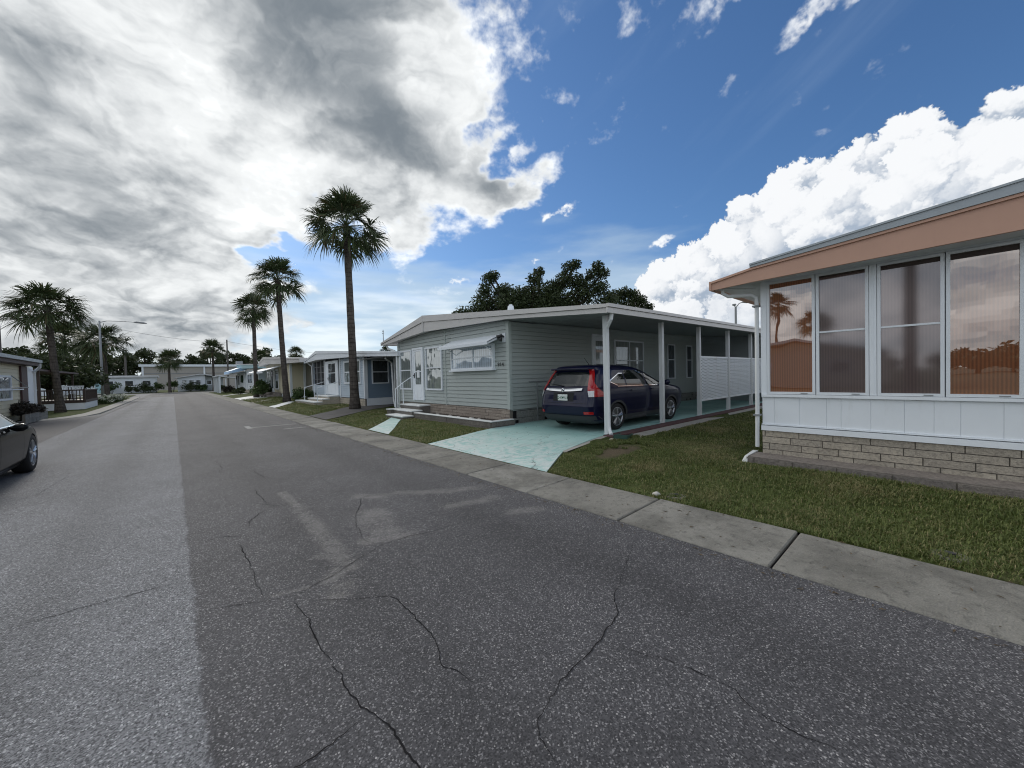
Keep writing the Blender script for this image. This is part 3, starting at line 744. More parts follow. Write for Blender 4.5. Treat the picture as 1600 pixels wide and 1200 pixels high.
# road surface: street, bay on the left, cross street at the far end
mb = MB()
def rect(mb, x0, x1, y0, y1, z=0.0, mi=0): mb.quad((x0, y0, z), (x1, y0, z), (x1, y1, z), (x0, y1, z), mi)
rect(mb, -2.9, 3.34, -40, 78); rect(mb, -16, -2.9, -40, 26.0); rect(mb, -70, 70, 78, 86.5); rect(mb, -4.0, -2.9, 64, 78)
mb.add([(-16, 26, 0), (-2.9, 26, 0), (-2.9, 30, 0), (-3.15, 28.6, 0), (-3.75, 27.2, 0), (-4.7, 26.3, 0)], [(0, 1, 2, 3, 4, 5)])
struct('road', mb, M['asphalt'], recalc=False)

# cracks in the asphalt
rnd = random.Random(5)
mb = MB()
for li, line in enumerate(CRACKS):
    pts = []; w1 = w2 = 0.0
    for (ax_, ay_), (bx, by) in zip(line[:-1], line[1:]):
        L = math.hypot(bx - ax_, by - ay_); n = max(2, int(L / .022)); tx, ty = (bx - ax_) / L, (by - ay_) / L
        for i in range(n):
            t = i / n; w1 = w1 * .80 + rnd.gauss(0, .0042); w2 = w2 * .3 + rnd.gauss(0, .0014)
            e = min(1, t * 6, (1 - t) * 6); k = (w1 * e + w2)
            pts.append((ax_ + (bx - ax_) * t - ty * k, ay_ + (by - ay_) * t + tx * k))
    pts.append(line[-1]); wmax = (.0042, .0038, .0036, .0034)[li] if li < 4 else .0030
    rows = []; wv = .5
    for i, p in enumerate(pts):
        a = Vector(pts[max(0, i - 2)]); c = Vector(pts[min(len(pts) - 1, i + 2)]); t = (c - a).normalized() if (c - a).length > 1e-6 else Vector((1, 0))
        wv = min(1, max(.34, wv + rnd.gauss(0, .16))); e = min(1, i / 8, (len(pts) - 1 - i) / 8); w = wmax * wv * max(.08, e)
        rows.append(((p[0] - t.y * w, p[1] + t.x * w, .0035), (p[0] + t.y * w, p[1] - t.x * w, .0035)))
    for r0, r1 in zip(rows[:-1], rows[1:]): mb.quad(r0[0], r0[1], r1[1], r1[0])
o = struct('road_cracks', mb, M['crack'], recalc=True)
# worn parking marks
mb = MB(); rect(mb, 1.9, 3.2, 15.05, 15.17, .004); rect(mb, 1.75, 1.90, 14.85, 15.75, .004); rect(mb, 2.55, 3.2, 13.72, 13.83, .004); rect(mb, -4.1, -2.0, 63.0, 64.6, .004); rect(mb, -3.0, -1.4, 50.2, 51.2, .004)
struct('road_markings', mb, M['paint_line'], recalc=False)

# ribbon kerb cast in slabs on the right
mb = MB(); y = -7.13; rnd = random.Random(9)
while y < 77:
    L = 1.335 if y < 26 else 2.67
    za, zb = .012 + rnd.uniform(-.004, .004), .030 + rnd.uniform(-.004, .005)
    g0 = .006 + (.008 if abs(y - .88) < .1 else 0)
    x1 = 4.20 + rnd.uniform(-.01, .01)
    mb.hexa(((3.33, y + g0, -.08), (x1, y + g0, -.08), (x1, y + L - g0, -.08), (3.33, y + L - g0, -.08),
             (3.35, y + g0, za), (x1, y + g0, zb), (x1, y + L - g0, zb), (3.35, y + L - g0, za)))
    y += L
kerb = struct('kerb', mb, M['kerb']); bevel(kerb, .010, 1)
mb = MB(); rect(mb, 3.32, 4.3, -40, 78, -.012); struct('kerb_joint_bed', mb, M['crack'], recalc=False)
# kerb on the left, sweeping round into the bay
path = [(-16, 25.2), (-9, 25.35), (-6.2, 25.6), (-4.9, 26.0), (-3.95, 26.9), (-3.35, 28.2), (-3.05, 30.5), (-2.98, 36), (-2.98, 46), (-2.98, 62.5)]
mb = MB()
for i in range(len(path) - 1):
    a, b_ = Vector(path[i]), Vector(path[i + 1])
    def nrm(k):
        t = (Vector(path[min(k + 1, len(path) - 1)]) - Vector(path[max(k - 1, 0)])).normalized(); return Vector((-t.y, t.x))
    na, nb = nrm(i) * .55, nrm(i + 1) * .55
    mb.hexa(((a.x, a.y, -.06), (b_.x, b_.y, -.06), (b_.x + nb.x, b_.y + nb.y, -.06), (a.x + na.x, a.y + na.y, -.06),
             (a.x, a.y, .012), (b_.x, b_.y, .012), (b_.x + nb.x, b_.y + nb.y, .05), (a.x + na.x, a.y + na.y, .05)))
struct('kerb', mb, M['concrete'])
mb = MB(); mb.box(-70, -4.2, 86.5, 87.0, -.05, .06); mb.box(-4.2, 70, 86.5, 87.0, -.05, .06); mb.box(4.2, 70, 77.6, 78.0, -.05, .05)
struct('kerb', mb, M['concrete'])

# lawns
def gridsheet(xs, ys, zf):
    mb = MB()
    vs = [(x, y, zf(x, y)) for y in ys for x in xs]; n = len(xs)
    mb.add(vs, [(j * n + i, j * n + i + 1, (j + 1) * n + i + 1, (j + 1) * n + i) for j in range(len(ys) - 1) for i in range(n - 1)])
    return mb
def frange(a, b, s_): return [a + (b - a) * i / max(1, round((b - a) / s_)) for i in range(max(1, round((b - a) / s_)) + 1)]
xs = frange(4.2, 7.0, .2) + frange(7.5, 20, 2.5) + [40, 70]
ys = frange(-12, 14, .4) + frange(15, 77.6, 2.5)
struct('lawn', gridsheet(xs, ys, ground_z), M['lawn'], recalc=False)
mb = MB()
pts = [(p[0] + (-.5 if i > 3 else -.1), p[1] + (.45 if i < 5 else .1)) for i, p in enumerate(path)]
mb.add([(x, y, .03) for x, y in pts] + [(-60, 62.5, .06), (-60, 25.8, .06)], [tuple(range(len(pts) + 2))])
mb.quad((-60, 62.5, .05), (-4.0, 62.5, .04), (-4.0, 77.5, .04), (-60, 77.5, .05))
mb.quad((-70, 87, .03), (70, 87, .03), (90, 112, .2), (-90, 112, .2))
struct('lawn', mb, M['lawn'], recalc=False)

# aqua painted drive running up under the carport
mb = MB(); XS = [4.215, 4.6, 5.0, 5.4, 5.8, 6.2, 6.5, 6.9, 7.3, 8, 9, 10, 12, 14, 16, 18, 20]
def yr(x): return 4.02 + .68 * min(1, (x - 4.2) / 1.15) if x < 5.35 else 4.70 + .28 * min(1, (x - 5.35) / 1.6)
def yl(x): return 7.66 + .30 * min(1, (x - 4.2) / 2.0) if x < 6.2 else (7.94 if x < 7.05 else 8.14)
def zd(x): return (.022 + .098 * smooth01((x - 4.2) / 2.5)) + .022 * min(1, (x - 4.2) / .3 + .3)
rows = []
for x in XS: rows.append([(x, yr(x) + (yl(x) - yr(x)) * k / 6, zd(x)) for k in range(7)])
for a, b_ in zip(rows[:-1], rows[1:]):
    for k in range(6): mb.quad(a[k], b_[k], b_[k + 1], a[k + 1])
for a, b_ in zip(rows[:-1], rows[1:]):
    for k, s_ in ((0, 1), (6, -1)): mb.quad(a[k], (a[k][0], a[k][1], -.03), (b_[k][0], b_[k][1], -.03), b_[k])
struct('driveway', mb, M['teal'], recalc=False)
mb = MB()
mb.box(7.0, 20, 4.70, 4.975, -.02, .165); o = struct('drive_border', mb, M['maroonkerb']); bevel(o, .02, 2)
mb = MB(); mb.add([(5.3, 4.60, .085), (7.0, 4.86, .14), (7.0, 4.98, .146), (5.35, 4.70, .09)], [(0, 1, 2, 3)]); mb.box(7.6, 20, 4.36, 4.70, -.02, .125)
struct('concrete_strip', mb, M['concrete'], recalc=True)
# paths and the neighbours' drives
def path_sheet(name, poly, m_, dz=.018):
    mb = MB(); c = Vector((sum(p[0] for p in poly) / len(poly), sum(p[1] for p in poly) / len(poly)))
    n = 12; L = len(poly) // 2; a_, b_ = poly[:L], poly[L:][::-1]
    def at(l, t):
        k = t * (len(l) - 1); i = min(int(k), len(l) - 2); f = k - i
        return (l[i][0] * (1 - f) + l[i + 1][0] * f, l[i][1] * (1 - f) + l[i + 1][1] * f)
    rr = []
    for i in range(n + 1):
        p, q_ = at(a_, i / n), at(b_, i / n)
        rr.append([(p[0] + (q_[0] - p[0]) * k / 4, p[1] + (q_[1] - p[1]) * k / 4) for k in range(5)])
    for r0, r1 in zip(rr[:-1], rr[1:]):
        for k in range(4):
            mb.quad(*[(x, y, ground_z(x, y) + dz) for x, y in (r0[k], r1[k], r1[k + 1], r0[k + 1])])
    return struct(name, mb, m_, recalc=True)
path_sheet('walkway', [(4.22, 11.15), (5.9, 13.25), (5.75, 12.25), (4.22, 9.75)], M['teal'])
path_sheet('driveway', [(4.22, 17.6), (8.2, 21.6), (20, 21.6), (20, 18.4), (8.2, 18.4), (4.22, 15.3)], M['drive'])
path_sheet('walkway', [(4.22, 26.6), (5.9, 29.8), (6.3, 29.0), (4.22, 24.9)], M['concrete_white'])
path_sheet('driveway', [(4.22, 43.8), (8, 48.5), (8.0, 40), (4.22, 38.2)], M['concrete_white'])
path_sheet('walkway', [(4.22, 33.2), (6.0, 36.4), (6.0, 35.4), (4.22, 32.4)], M['concrete'])
path_sheet('walkway', [(4.22, 55), (7, 58), (7, 57), (4.22, 54)], M['concrete_white'])
# ------------------------------------------------------------------ the grey green home with its carport
gh = thing('mobile_home', 'grey-green mobile home with house number, window awning and open carport over the blue car', 'mobile home', (7.1, 8.13, .11))
FX = Plane('x', 7.1); SY = Plane('y', 8.13)
prof_b = [(4.67, 2.765), (7.9, 3.04), (12.43, 3.155), (16.1, 2.93)]      # underside of the front fascia (Y, Z)
prof_m = [(4.67, 2.865), (12.43, 3.50), (16.12, 2.985)]
prof_t = [(4.67, 2.95), (12.43, 3.735), (16.14, 3.055)]
def interp(pr, u):
    if u <= pr[0][0]: return pr[0][1]
    for (a, za), (b_, zb) in zip(pr[:-1], pr[1:]):
        if u <= b_: return za + (zb - za) * (u - a) / (b_ - a)
    return pr[-1][1]
mb = MB(); siding(mb, FX, 8.13, 15.1, .56, lambda u: interp(prof_b, u) + .02, .125)
mb.box(7.12, 7.16, 8.15, 15.1, .52, 2.9)
siding(mb, SY, 7.1, 19.4, .53, lambda u: 3.03 + .0125 * (u - 7.1), .125); mb.prism([(7.16, .5), (19.6, .5), (19.6, 3.17), (7.16, 3.02)], 'y', 8.15, 8.2)
mb.box(7.2, 19, 15.0, 15.1, .1, 2.95); mb.box(18.9, 19, 8.2, 15, .1, 3.0)
build('wall', mb, M['green_siding'], gh)
mb = MB(); mb.pbox(FX, 8.10, 8.22, .53, 3.03, .0, .034); mb.pbox(SY, 7.10, 7.17, .53, 3.03, .0, .034); build('corner_trim', mb, M['green_trim'], gh)
mb = MB(); mb.pbox(FX, 15.03, 15.13, .12, 2.93, .016, .06); build('corner_trim', mb, M['green_trim'], gh)
mb = MB(); mb.pbox(FX, 11.44, 11.49, .54, 3.07, .0, .032); build('wall_batten', mb, M['green_trim'], gh)
mb = MB(); courses(mb, FX, 8.10, 12.55, .05, .555, .092, .40, depth=.055, rnd=random.Random(4)); mb.pbox(FX, 12.55, 15.1, .05, .555, -.02, .04, 1)
build('front_skirting', mb, [M['pinkbrick'], M['mortar']], gh)
mb = MB(); rnd = random.Random(8)
for row in range(2):
    x = 7.12
    while x < 18.8:
        w = .40 if row == 0 else .40
        z0, z1 = .10 + row * .2, .29 + row * .2
        xo = x + (.2 if row else 0)
        if rnd.random() < .42:
            h0, h1 = xo + .12, xo + .27
            mb.pbox(SY, xo + .005, h0, z0, z1, .0, .035); mb.pbox(SY, h1, xo + w - .005, z0, z1, .0, .035)
            mb.pbox(SY, h0, h1, z0, z0 + .05, .0, .035); mb.pbox(SY, h0, h1, z1 - .05, z1, .0, .035)
        else: mb.pbox(SY, xo + .005, xo + w - .005, z0, z1, .0, .035 + rnd.uniform(0, .006))
        x += w
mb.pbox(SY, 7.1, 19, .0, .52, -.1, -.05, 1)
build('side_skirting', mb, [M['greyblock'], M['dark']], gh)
# roof with the stepped front fascia
def roof_slab(mb, pt, pb, x0, x1, sl=.0125, mi=0):
    n = len(pt); us = sorted(set([p[0] for p in pt] + [p[0] for p in pb])); us = [min(max(u, pt[0][0]), pt[-1][0]) for u in us]
    us = sorted(set(us))
    for a, b_ in zip(us[:-1], us[1:]):
        c = [interp(pb, a), interp(pb, b_), interp(pt, a), interp(pt, b_)]
        dz = sl * (x1 - x0)
        mb.hexa(((x0, a, c[0]), (x1, a, c[0] + dz), (x1, b_, c[1] + dz), (x0, b_, c[1]), (x0, a, c[2]), (x1, a, c[2] + dz), (x1, b_, c[3] + dz), (x0, b_, c[3])), mi)
mb = MB(); roof_slab(mb, [(p[0], p[1] - .01) for p in prof_t], [(p[0], p[1] + .035) for p in prof_b], 6.84, 20.2)
roof = build('roof', mb, M['roofwhite'], gh)
mb = MB(); roof_slab(mb, prof_m, prof_b, 6.80, 6.84, 0); roof_slab(mb, prof_t, [(p[0], p[1] + .012) for p in prof_m], 6.765, 6.84, 0)
mb.hexa([(x, 12.41 + k * .06, z) for z, k_ in ((3.15, 0), (3.735, 0)) for x, k in ((6.76, 0), (6.80, 0), (6.80, 1), (6.76, 1))])
def edge_strip(mb, y0, y1, x0, x1, z0, z1, sl): mb.hexa(((x0, y0, z0), (x1, y0, z0 + sl * (x1 - x0)), (x1, y1, z0 + sl * (x1 - x0)), (x0, y1, z0), (x0, y0, z1), (x1, y0, z1 + sl * (x1 - x0)), (x1, y1, z1 + sl * (x1 - x0)), (x0, y1, z1)))
edge_strip(mb, 4.63, 4.668, 6.765, 20.2, 2.765, 2.875, .0125); edge_strip(mb, 4.60, 4.668, 6.765, 20.2, 2.885, 2.955, .0125)
edge_strip(mb, 16.11, 16.15, 6.765, 20.2, 2.93, 3.055, .0125)
build('fascia', mb, M['greige'], roof)
mb = MB()
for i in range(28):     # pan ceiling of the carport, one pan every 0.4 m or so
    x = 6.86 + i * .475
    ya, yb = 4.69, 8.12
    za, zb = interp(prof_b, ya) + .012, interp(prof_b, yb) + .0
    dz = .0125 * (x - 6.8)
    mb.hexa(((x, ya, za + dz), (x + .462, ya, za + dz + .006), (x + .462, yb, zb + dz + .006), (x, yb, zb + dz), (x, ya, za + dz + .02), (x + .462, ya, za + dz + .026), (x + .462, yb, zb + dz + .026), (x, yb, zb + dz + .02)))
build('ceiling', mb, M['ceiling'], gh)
mb = MB(); mb.lathe(((.12, 0), (.085, .26), (.05, .27), (.05, .30), (0, .30)), (7.75, 8.75, 3.36), n=14)
build('roof_vent', mb, M['white_metal'], roof, smooth=True, autosmooth=40)
# posts of the carport, then the lattice between the rear ones
px = [7.30, 9.82, 12.16, 14.52, 16.86, 19.2]
for i, x in enumerate(px):
    mb = MB(); w = .052
    mb.box(x - w, x + w, 5.0, 5.104, .12, 2.79 + .0125 * (x - 6.8)); mb.box(x - w - .02, x + w + .02, 4.985, 5.12, .12, .15)
    for k in (-.028, .028): mb.box(x + k - .008, x + k + .008, 4.993, 5.0, .15, 2.78)
    bevel(build('post', mb, M['gutter'], gh), .006, 1)
def lattice(x0, x1, y, z0, z1, pitch=.085, w=.030):
    mb = MB(); n = int((x1 - x0 + z1 - z0) / pitch) + 1
    for sgn in (1, -1):
        for i in range(n):
            s_ = x0 + i * pitch if sgn < 0 else x0 - (z1 - z0) + i * pitch
            # strip through (s_, z0) rising with slope sgn ... clipped to the panel
            if sgn > 0: a = max(x0, s_); b_ = min(x1, s_ + (z1 - z0)); za, zb = z0 + (a - s_), z0 + (b_ - s_)
            else: a = max(x0, s_ - (z1 - z0)); b_ = min(x1, s_); za, zb = z0 + (s_ - a), z0 + (s_ - b_)
            if b_ - a < .01: continue
            yy = y + (0 if sgn > 0 else .009); h = w * .707
            mb.hexa(((a, yy, za - h), (b_, yy, zb - h), (b_, yy + .008, zb - h), (a, yy + .008, za - h), (a, yy, za + h), (b_, yy, zb + h), (b_, yy + .008, zb + h), (a, yy + .008, za + h)))
    for zz in (z0, z1): mb.box(x0, x1, y - .012, y + .03, zz - .025, zz + .025)
    return mb
for a, b_ in zip(px[2:-1], px[3:]):
    build('lattice_panel', lattice(a + .055, b_ - .055, 5.04, .60, 1.95, .095, .024), M['white'], gh)
downspout(gh, [(7.02, 4.70, 2.80), (7.02, 4.72, 2.66), (7.17, 4.93, 2.50), (7.225, 4.965, 2.36), (7.225, 4.965, .34), (7.20, 4.93, .24), (7.10, 4.82, .17)], .042)
downspout(gh, [(6.95, 15.98, 2.93), (6.98, 15.9, 2.80), (7.0, 15.3, 2.66), (7.03, 15.18, 2.5), (7.03, 15.18, .3)], .04)
# openings of the front wall
window(gh, FX, 13.93, 14.98, 1.05, 2.62, 'curtain', mz=(1.82,), fw=.06)
door(gh, FX, 12.98, 13.82, .66, 2.66, (.30, .93), 'curtain', handle_u=13.68, mz=(1.75,))
mb = MB(); mb.pbox(FX, 13.28, 13.48, 1.52, 1.80, .052, .056); build('door_notice', mb, M['white'], gh)
window(gh, FX, 11.66, 12.83, 1.05, 2.62, 'curtain', mz=(1.86,), fw=.06)
w = window(gh, FX, 8.74, 11.0, 1.73, 2.46, 'sheer', mu=(9.76,), mz=(2.10,), fw=.055, d_=.11, sill=True)
mb = MB()      # awning over the wide window
pa = [(7.09, 2.68), (6.97, 2.70), (6.56, 2.46), (6.56, 2.42), (7.09, 2.42)]
ya, yb = 8.40, 11.05
a1 = [(7.085, ya, 2.70), (6.55, ya, 2.46), (6.55, yb, 2.46), (7.085, yb, 2.70)]
mb.hexa(((7.085, ya, 2.69), (6.55, ya, 2.45), (6.55, yb, 2.45), (7.085, yb, 2.69), (7.085, ya, 2.71), (6.545, ya, 2.47), (6.545, yb, 2.47), (7.085, yb, 2.71)))
mb.box(6.535, 6.55, ya, yb, 2.39, 2.472)
for y in (ya, yb - .012): mb.prism([(7.085, 2.71), (6.545, 2.47), (6.545, 2.40), (7.085, 2.62)], 'y', y, y + .012)
aw = build('awning', mb, M['white_metal'], gh)
for y in (ya + .35, yb - .35):
    mb = MB(); mb.tube([(6.62, y, 2.44), (7.06, y, 2.20)], .012, 6); build('awning_arm', mb, M['white_metal'], aw)
text_obj('house_number', '914', .165, Vector((7.062, 8.47, 1.83)), FACE_MX, M['black'], gh, .004)
mb = MB(); mb.pbox(FX, 8.24, 8.38, 2.46, 2.72, .016, .035); lp = build('wall_lamp', mb, M['white_metal'], gh)
mb = MB(); mb.tube([(7.06, 8.31, 2.62), (6.96, 8.31, 2.64), (6.90, 8.40, 2.60)], [.03, .04, .06], 10); mb.tube([(6.97, 8.31, 2.60), (6.93, 8.29, 2.50)], [.03, .05], 10); build('lamp_head', mb, M['black'], lp, smooth=True)
# openings under the carport
door(gh, SY, 10.86, 11.76, .62, 2.88, (.45, .90), 'paleblinds', handle_u=10.98)
window(gh, SY, 12.2, 14.25, 1.25, 2.74, 'paleblinds', mu=(13.22,), mz=(1.98,), name='window')
window(gh, SY, 16.25, 16.95, 1.20, 2.74, 'darkglass', mz=(2.05,)); window(gh, SY, 18.1, 18.7, 1.20, 2.74, 'darkglass', mz=(2.05,))
mb = MB(); mb.tube([(8.15, 8.10, .14), (8.15, 8.10, 1.32)], .016, 6); mb.tube([(7.82, 8.10, 1.32), (9.2, 8.10, 1.32)], .014, 6); build('conduit', mb, M['galv'], gh)
mb = MB(); siding(mb, Plane('x', 19.3), 5.1, 8.1, .1, lambda u: 2.94 + (u - 5.1) * .083, .14); mb.prism([(5.05, .1), (8.4, .1), (8.4, 3.215), (5.05, 2.95)], 'x', 19.33, 20.0)
build('shed_wall', mb, M['greywall'], gh)

# ------------------------------------------------------------------ steps, planter bed, splash block
t = thing('entry_steps', 'three white-topped block steps below the front door of the grey-green home', 'steps', (6.4, 13, .1))
def step(x0, x1, y0, y1, zt, zb=.04):
    mb = MB(); mb.box(x0, x1, y0, y1, zb, zt - .045); build('riser', mb, M['planterblock'], t)
    mb = MB(); mb.box(x0 - .03, x1, y0 - .03, y1 + .03, zt - .045, zt); bevel(build('tread', mb, M['concrete_white'], t), .008, 1)
step(6.62, 7.08, 12.55, 14.05, .52); step(6.22, 6.62, 12.35, 13.75, .365); step(5.82, 6.22, 12.25, 13.55, .215)
mb = MB(); mb.box(6.25, 7.08, 14.15, 14.5, .04, .30); build('cheek_wall', mb, M['planterblock'], t)
mb = MB(); mb.box(6.22, 7.09, 14.12, 14.53, .30, .335); build('cheek_cap', mb, M['concrete_white'], t)
mb = MB(); mb.tube([(6.70, 14.0, .5), (6.70, 14.0, 1.33), (7.06, 14.0, 1.55)], .018, 8); mb.tube([(6.70, 14.0, 1.33), (6.40, 14.02, 1.10), (6.40, 14.02, .36)], .018, 8)
t2 = build('handrail', mb, M['white_metal'], t, smooth=True, autosmooth=40)

t = thing('planter_bed', 'low block planter filled with dark mulch along the front of the grey-green home', 'planter', (6.6, 10.2, .08))
PX = Plane('x', 6.28); PY = Plane('y', 7.98)
mb = MB(); courses(mb, PX, 7.98, 12.2, .03, .285, .13, .33, depth=.05, rnd=random.Random(2)); courses(mb, PY, 6.28, 7.08, .03, .285, .13, .33, depth=.05, rnd=random.Random(6)); mb.box(6.28, 6.42, 12.1, 12.24, .03, .28, 1)
build('wall', mb, [M['planterblock'], M['mortar']], t)
mb = MB(); mb.box(6.215, 6.40, 7.915, 12.22, .287, .312); mb.box(6.40, 7.05, 7.915, 8.07, .287, .312); bevel(build('cap', mb, M['concrete_white'], t), .006, 1)
build('mulch', gridsheet(frange(6.40, 7.05, .06), frange(8.06, 12.3, .08), lambda x, y: .235 + .022 * math.sin(x * 31 + y * 17) * math.sin(y * 23 - x * 9)), M['soil'], t, recalc=False)
rnd = random.Random(14)
def pebble(mb, c, r_, sq=.6, n=1, mi=0):
    b = bmesh.new(); bmesh.ops.create_icosphere(b, subdivisions=n, radius=1)
    a = rnd.uniform(0, 6.28); ca, sa = math.cos(a), math.sin(a); k = rnd.uniform(.6, 1.0); vs = []
    for v in b.verts:
        x, y, z = v.co; j = 1 + .16 * math.sin(x * 5.1 + y * 3.7 + a * 3) + .1 * math.sin(z * 7 + x * 4 + a)
        x, y, z = x * r_ * j, y * r_ * k * j, z * r_ * sq * j
        vs.append((c[0] + x * ca - y * sa, c[1] + x * sa + y * ca, c[2] + z))
    mb.add(vs, [tuple(v.index for v in f.verts) for f in b.faces], mi); b.free()
M['pebble'] = mat('pale_stone', (.45, .43, .40), .85, .2, 12, .4, 50)
M['blockpale'] = mat('broken_pale_block', (.42, .37, .32), .9, .25, 12, .6, 50)
for y, x in ((8.9, 6.55), (9.35, 6.62), (9.9, 6.52), (10.5, 6.6), (11.2, 6.55)):
    mb = MB(); pebble(mb, (x, y, .265), .075, .6, 2); tag(build('stone', mb, M['pebble'], smooth=True), 'small pale stone lying on the planter mulch', 'stone', 'pale stones on the planter mulch')

t = thing('splash_block', 'dark green splash block below the carport downspout', 'splash block', (7.1, 4.55, .1))
mb = MB(); mb.prism([(-.14, 0), (.14, 0), (.14, .07), (.11, .07), (.10, .025), (-.10, .025), (-.11, .07), (-.14, .07)], 'y', -.38, .38)
o = build('tray', mb, M['greenplastic'], None); o.parent = t; o.rotation_euler = (R(-4), 0, R(-68)); o.location = (.10, .03, .02)
mb = MB(); mb.box(-.13, .13, -.39, -.36, 0, .09); o2 = build('back', mb, M['greenplastic'], None); o2.parent = t; o2.rotation_euler = o.rotation_euler; o2.location = o.location
for i, (x, y, s_) in enumerate(((6.80, 4.60, .07), (6.83, 4.50, .065), (6.93, 4.47, .05), (7.0, 4.40, .055), (7.52, 4.36, .06))):
    mb = MB(); pebble(mb, (x, y, .11), s_, .65, 2)
    tag(build('broken_block', mb, M['blockpale'], smooth=False), 'lump of broken pale block beside the green splash block' if i < 4 else 'lump of broken pale block beyond the far end of the green splash block', 'stone', 'broken block lumps by the splash block')

# ------------------------------------------------------------------ the salmon-trimmed home on the right
rh = thing('mobile_home', 'white mobile home with salmon fascia, amber ribbed window blinds and split-face block skirting', 'mobile home', (6.9, 1.9, .1))
RX = Plane('x', 6.9)
Y0 = -9.0
mb = MB(); mb.box(6.92, 20, Y0, 1.88, .2, 3.0); build('wall', mb, M['white_metal'], rh)
mb = MB(); courses(mb, RX, Y0, 1.9, .08, .565, .098, .405, gap=.011, depth=.05, rnd=random.Random(21)); mb.box(6.92, 20, 1.86, 1.9, .05, .56, 1)
build('block_skirting', mb, [M['stone'], M['mortar']], rh)
mb = MB(); mb.pbox(RX, Y0, 1.905, .568, .640, .02, .075); mb.pbox(RX, Y0, 1.905, .652, .664, .02, .06); build('base_trim', mb, M['white'], rh)
mb = MB(); mb.pbox(RX, Y0, 1.9, .655, 1.085, .0, .028); rnd = random.Random(3); y = 1.89
while y > Y0 + .4:
    w = rnd.choice((.20, .155, .30, .25, .31, .21))
    mb.pbox(RX, y - w + .0018, y - .0018, .668, 1.078, .028, .035); y -= w
bevel(build('panelling', mb, M['white'], rh), .0015, 1)
mb = MB(); mb.pbox(RX, Y0, 1.90, 1.085, 1.125, .0, .072); mb.pbox(RX, Y0, 1.90, 2.835, 2.99, .0, .05); mb.pbox(RX, 1.83, 1.905, 1.125, 2.835, .0, .055)
build('window_surround', mb, M['white'], rh)
def rwin(u0, u1, pane, mz=(), top=2.83, drop=0.0):
    w = window(rh, RX, u0, u1, 1.13, top, pane, mz=mz, fw=.034, d_=.062, dbase=.0)
    if drop:
        mb = MB(); mb.pbox(RX, u0 + .03, u1 - .03, top - drop, top - .03, .02, .030); build('blind_rail', mb, M['dkbrown'], w)
    mb = MB(); mb.pbox(RX, u0 + .09, u0 + .17, 1.142, 1.152, .062, .07); build('latch', mb, M['galv'], w)
rwin(1.235, 1.825, 'amber'); rwin(.675, 1.225, 'screened', (2.01,), drop=.06)
mb = MB(); mb.pbox(RX, .60, .67, 1.13, 2.83, .0, .058); mb.pbox(RX, .628, .640, 1.13, 2.83, .058, .063); build('mullion', mb, M['white'], rh)
rwin(.015, .595, 'screened', (2.01,), drop=.09); rwin(-.555, .005, 'amber', drop=.10)
for k in range(4):
    b0 = -.63 - k * 1.25
    mb = MB(); mb.pbox(RX, b0, b0 + .07, 1.13, 2.83, .0, .058); build('mullion', mb, M['white'], rh)
    rwin(b0 - .585, b0 - .005, 'screened' if k % 2 else 'amber', (2.01,)); rwin(b0 - 1.175, b0 - .59, 'amber' if k % 2 else 'screened', (2.01,))
# roof: tapering salmon fascia with a grey metal edge above it
fb = [(Y0, 2.86), (-.5, 2.850), (1.92, 2.800), (2.47, 2.775)]
ft = [(Y0, 3.62), (-.5, 3.200), (1.92, 2.995), (2.47, 2.90)]
mb = MB(); roof_slab(mb, [(p[0], p[1] - .02) for p in ft], [(p[0], p[1] + .05) for p in fb], 6.49, 20.5, 0)
rf = build('roof', mb, M['roofwhite'], rh)
mb = MB(); roof_slab(mb, ft, fb, 6.45, 6.49, 0); roof_slab(mb, [(p[0], p[1] + .012) for p in ft], [(p[0], p[1] - .02) for p in ft], 6.425, 6.49, 0)
mb.box(6.43, 20.5, 2.47, 2.50, 2.775, 2.915)
build('fascia', mb, M['salmon'], rf)
gt = [(Y0, 3.75), (-.5, 3.325), (1.92, 3.045)]; gb = [(Y0, 3.635), (-.5, 3.215), (1.92, 3.009)]
mb = MB(); roof_slab(mb, gt, gb, 6.41, 6.52, 0); roof_slab(mb, [(p[0], p[1] + .02) for p in gt], [(p[0], p[1] - .004) for p in gt], 6.395, 6.60, 0)
roof_slab(mb, gt, gb, 6.60, 20.5, 0)
build('roof_edge', mb, M['greymetal'], rf)
mb = MB(); mb.box(6.49, 6.91, Y0, 2.46, 2.86, 2.872); build('soffit', mb, M['white_metal'], rh)
downspout(rh, [(6.60, 2.36, 2.80), (6.60, 2.36, 2.73), (6.66, 2.30, 2.68), (6.78, 2.02, 2.665), (6.83, 1.96, 2.62), (6.84, 1.955, 2.5), (6.84, 1.96, .82), (6.835, 1.965, .30)], .030)
mb = MB(); mb.tube([(6.52, 2.44, 2.80), (6.88, 1.98, 2.77)], .018, 6); build('brace', mb, M['gutter'], rh)
for k, (z, s_) in enumerate(((2.49, 1), (.80, 1))):
    mb = MB(); mb.box(6.79, 6.90, 1.915, 2.005, z - .012, z + .012); build('strap', mb, M['galv'], rh)

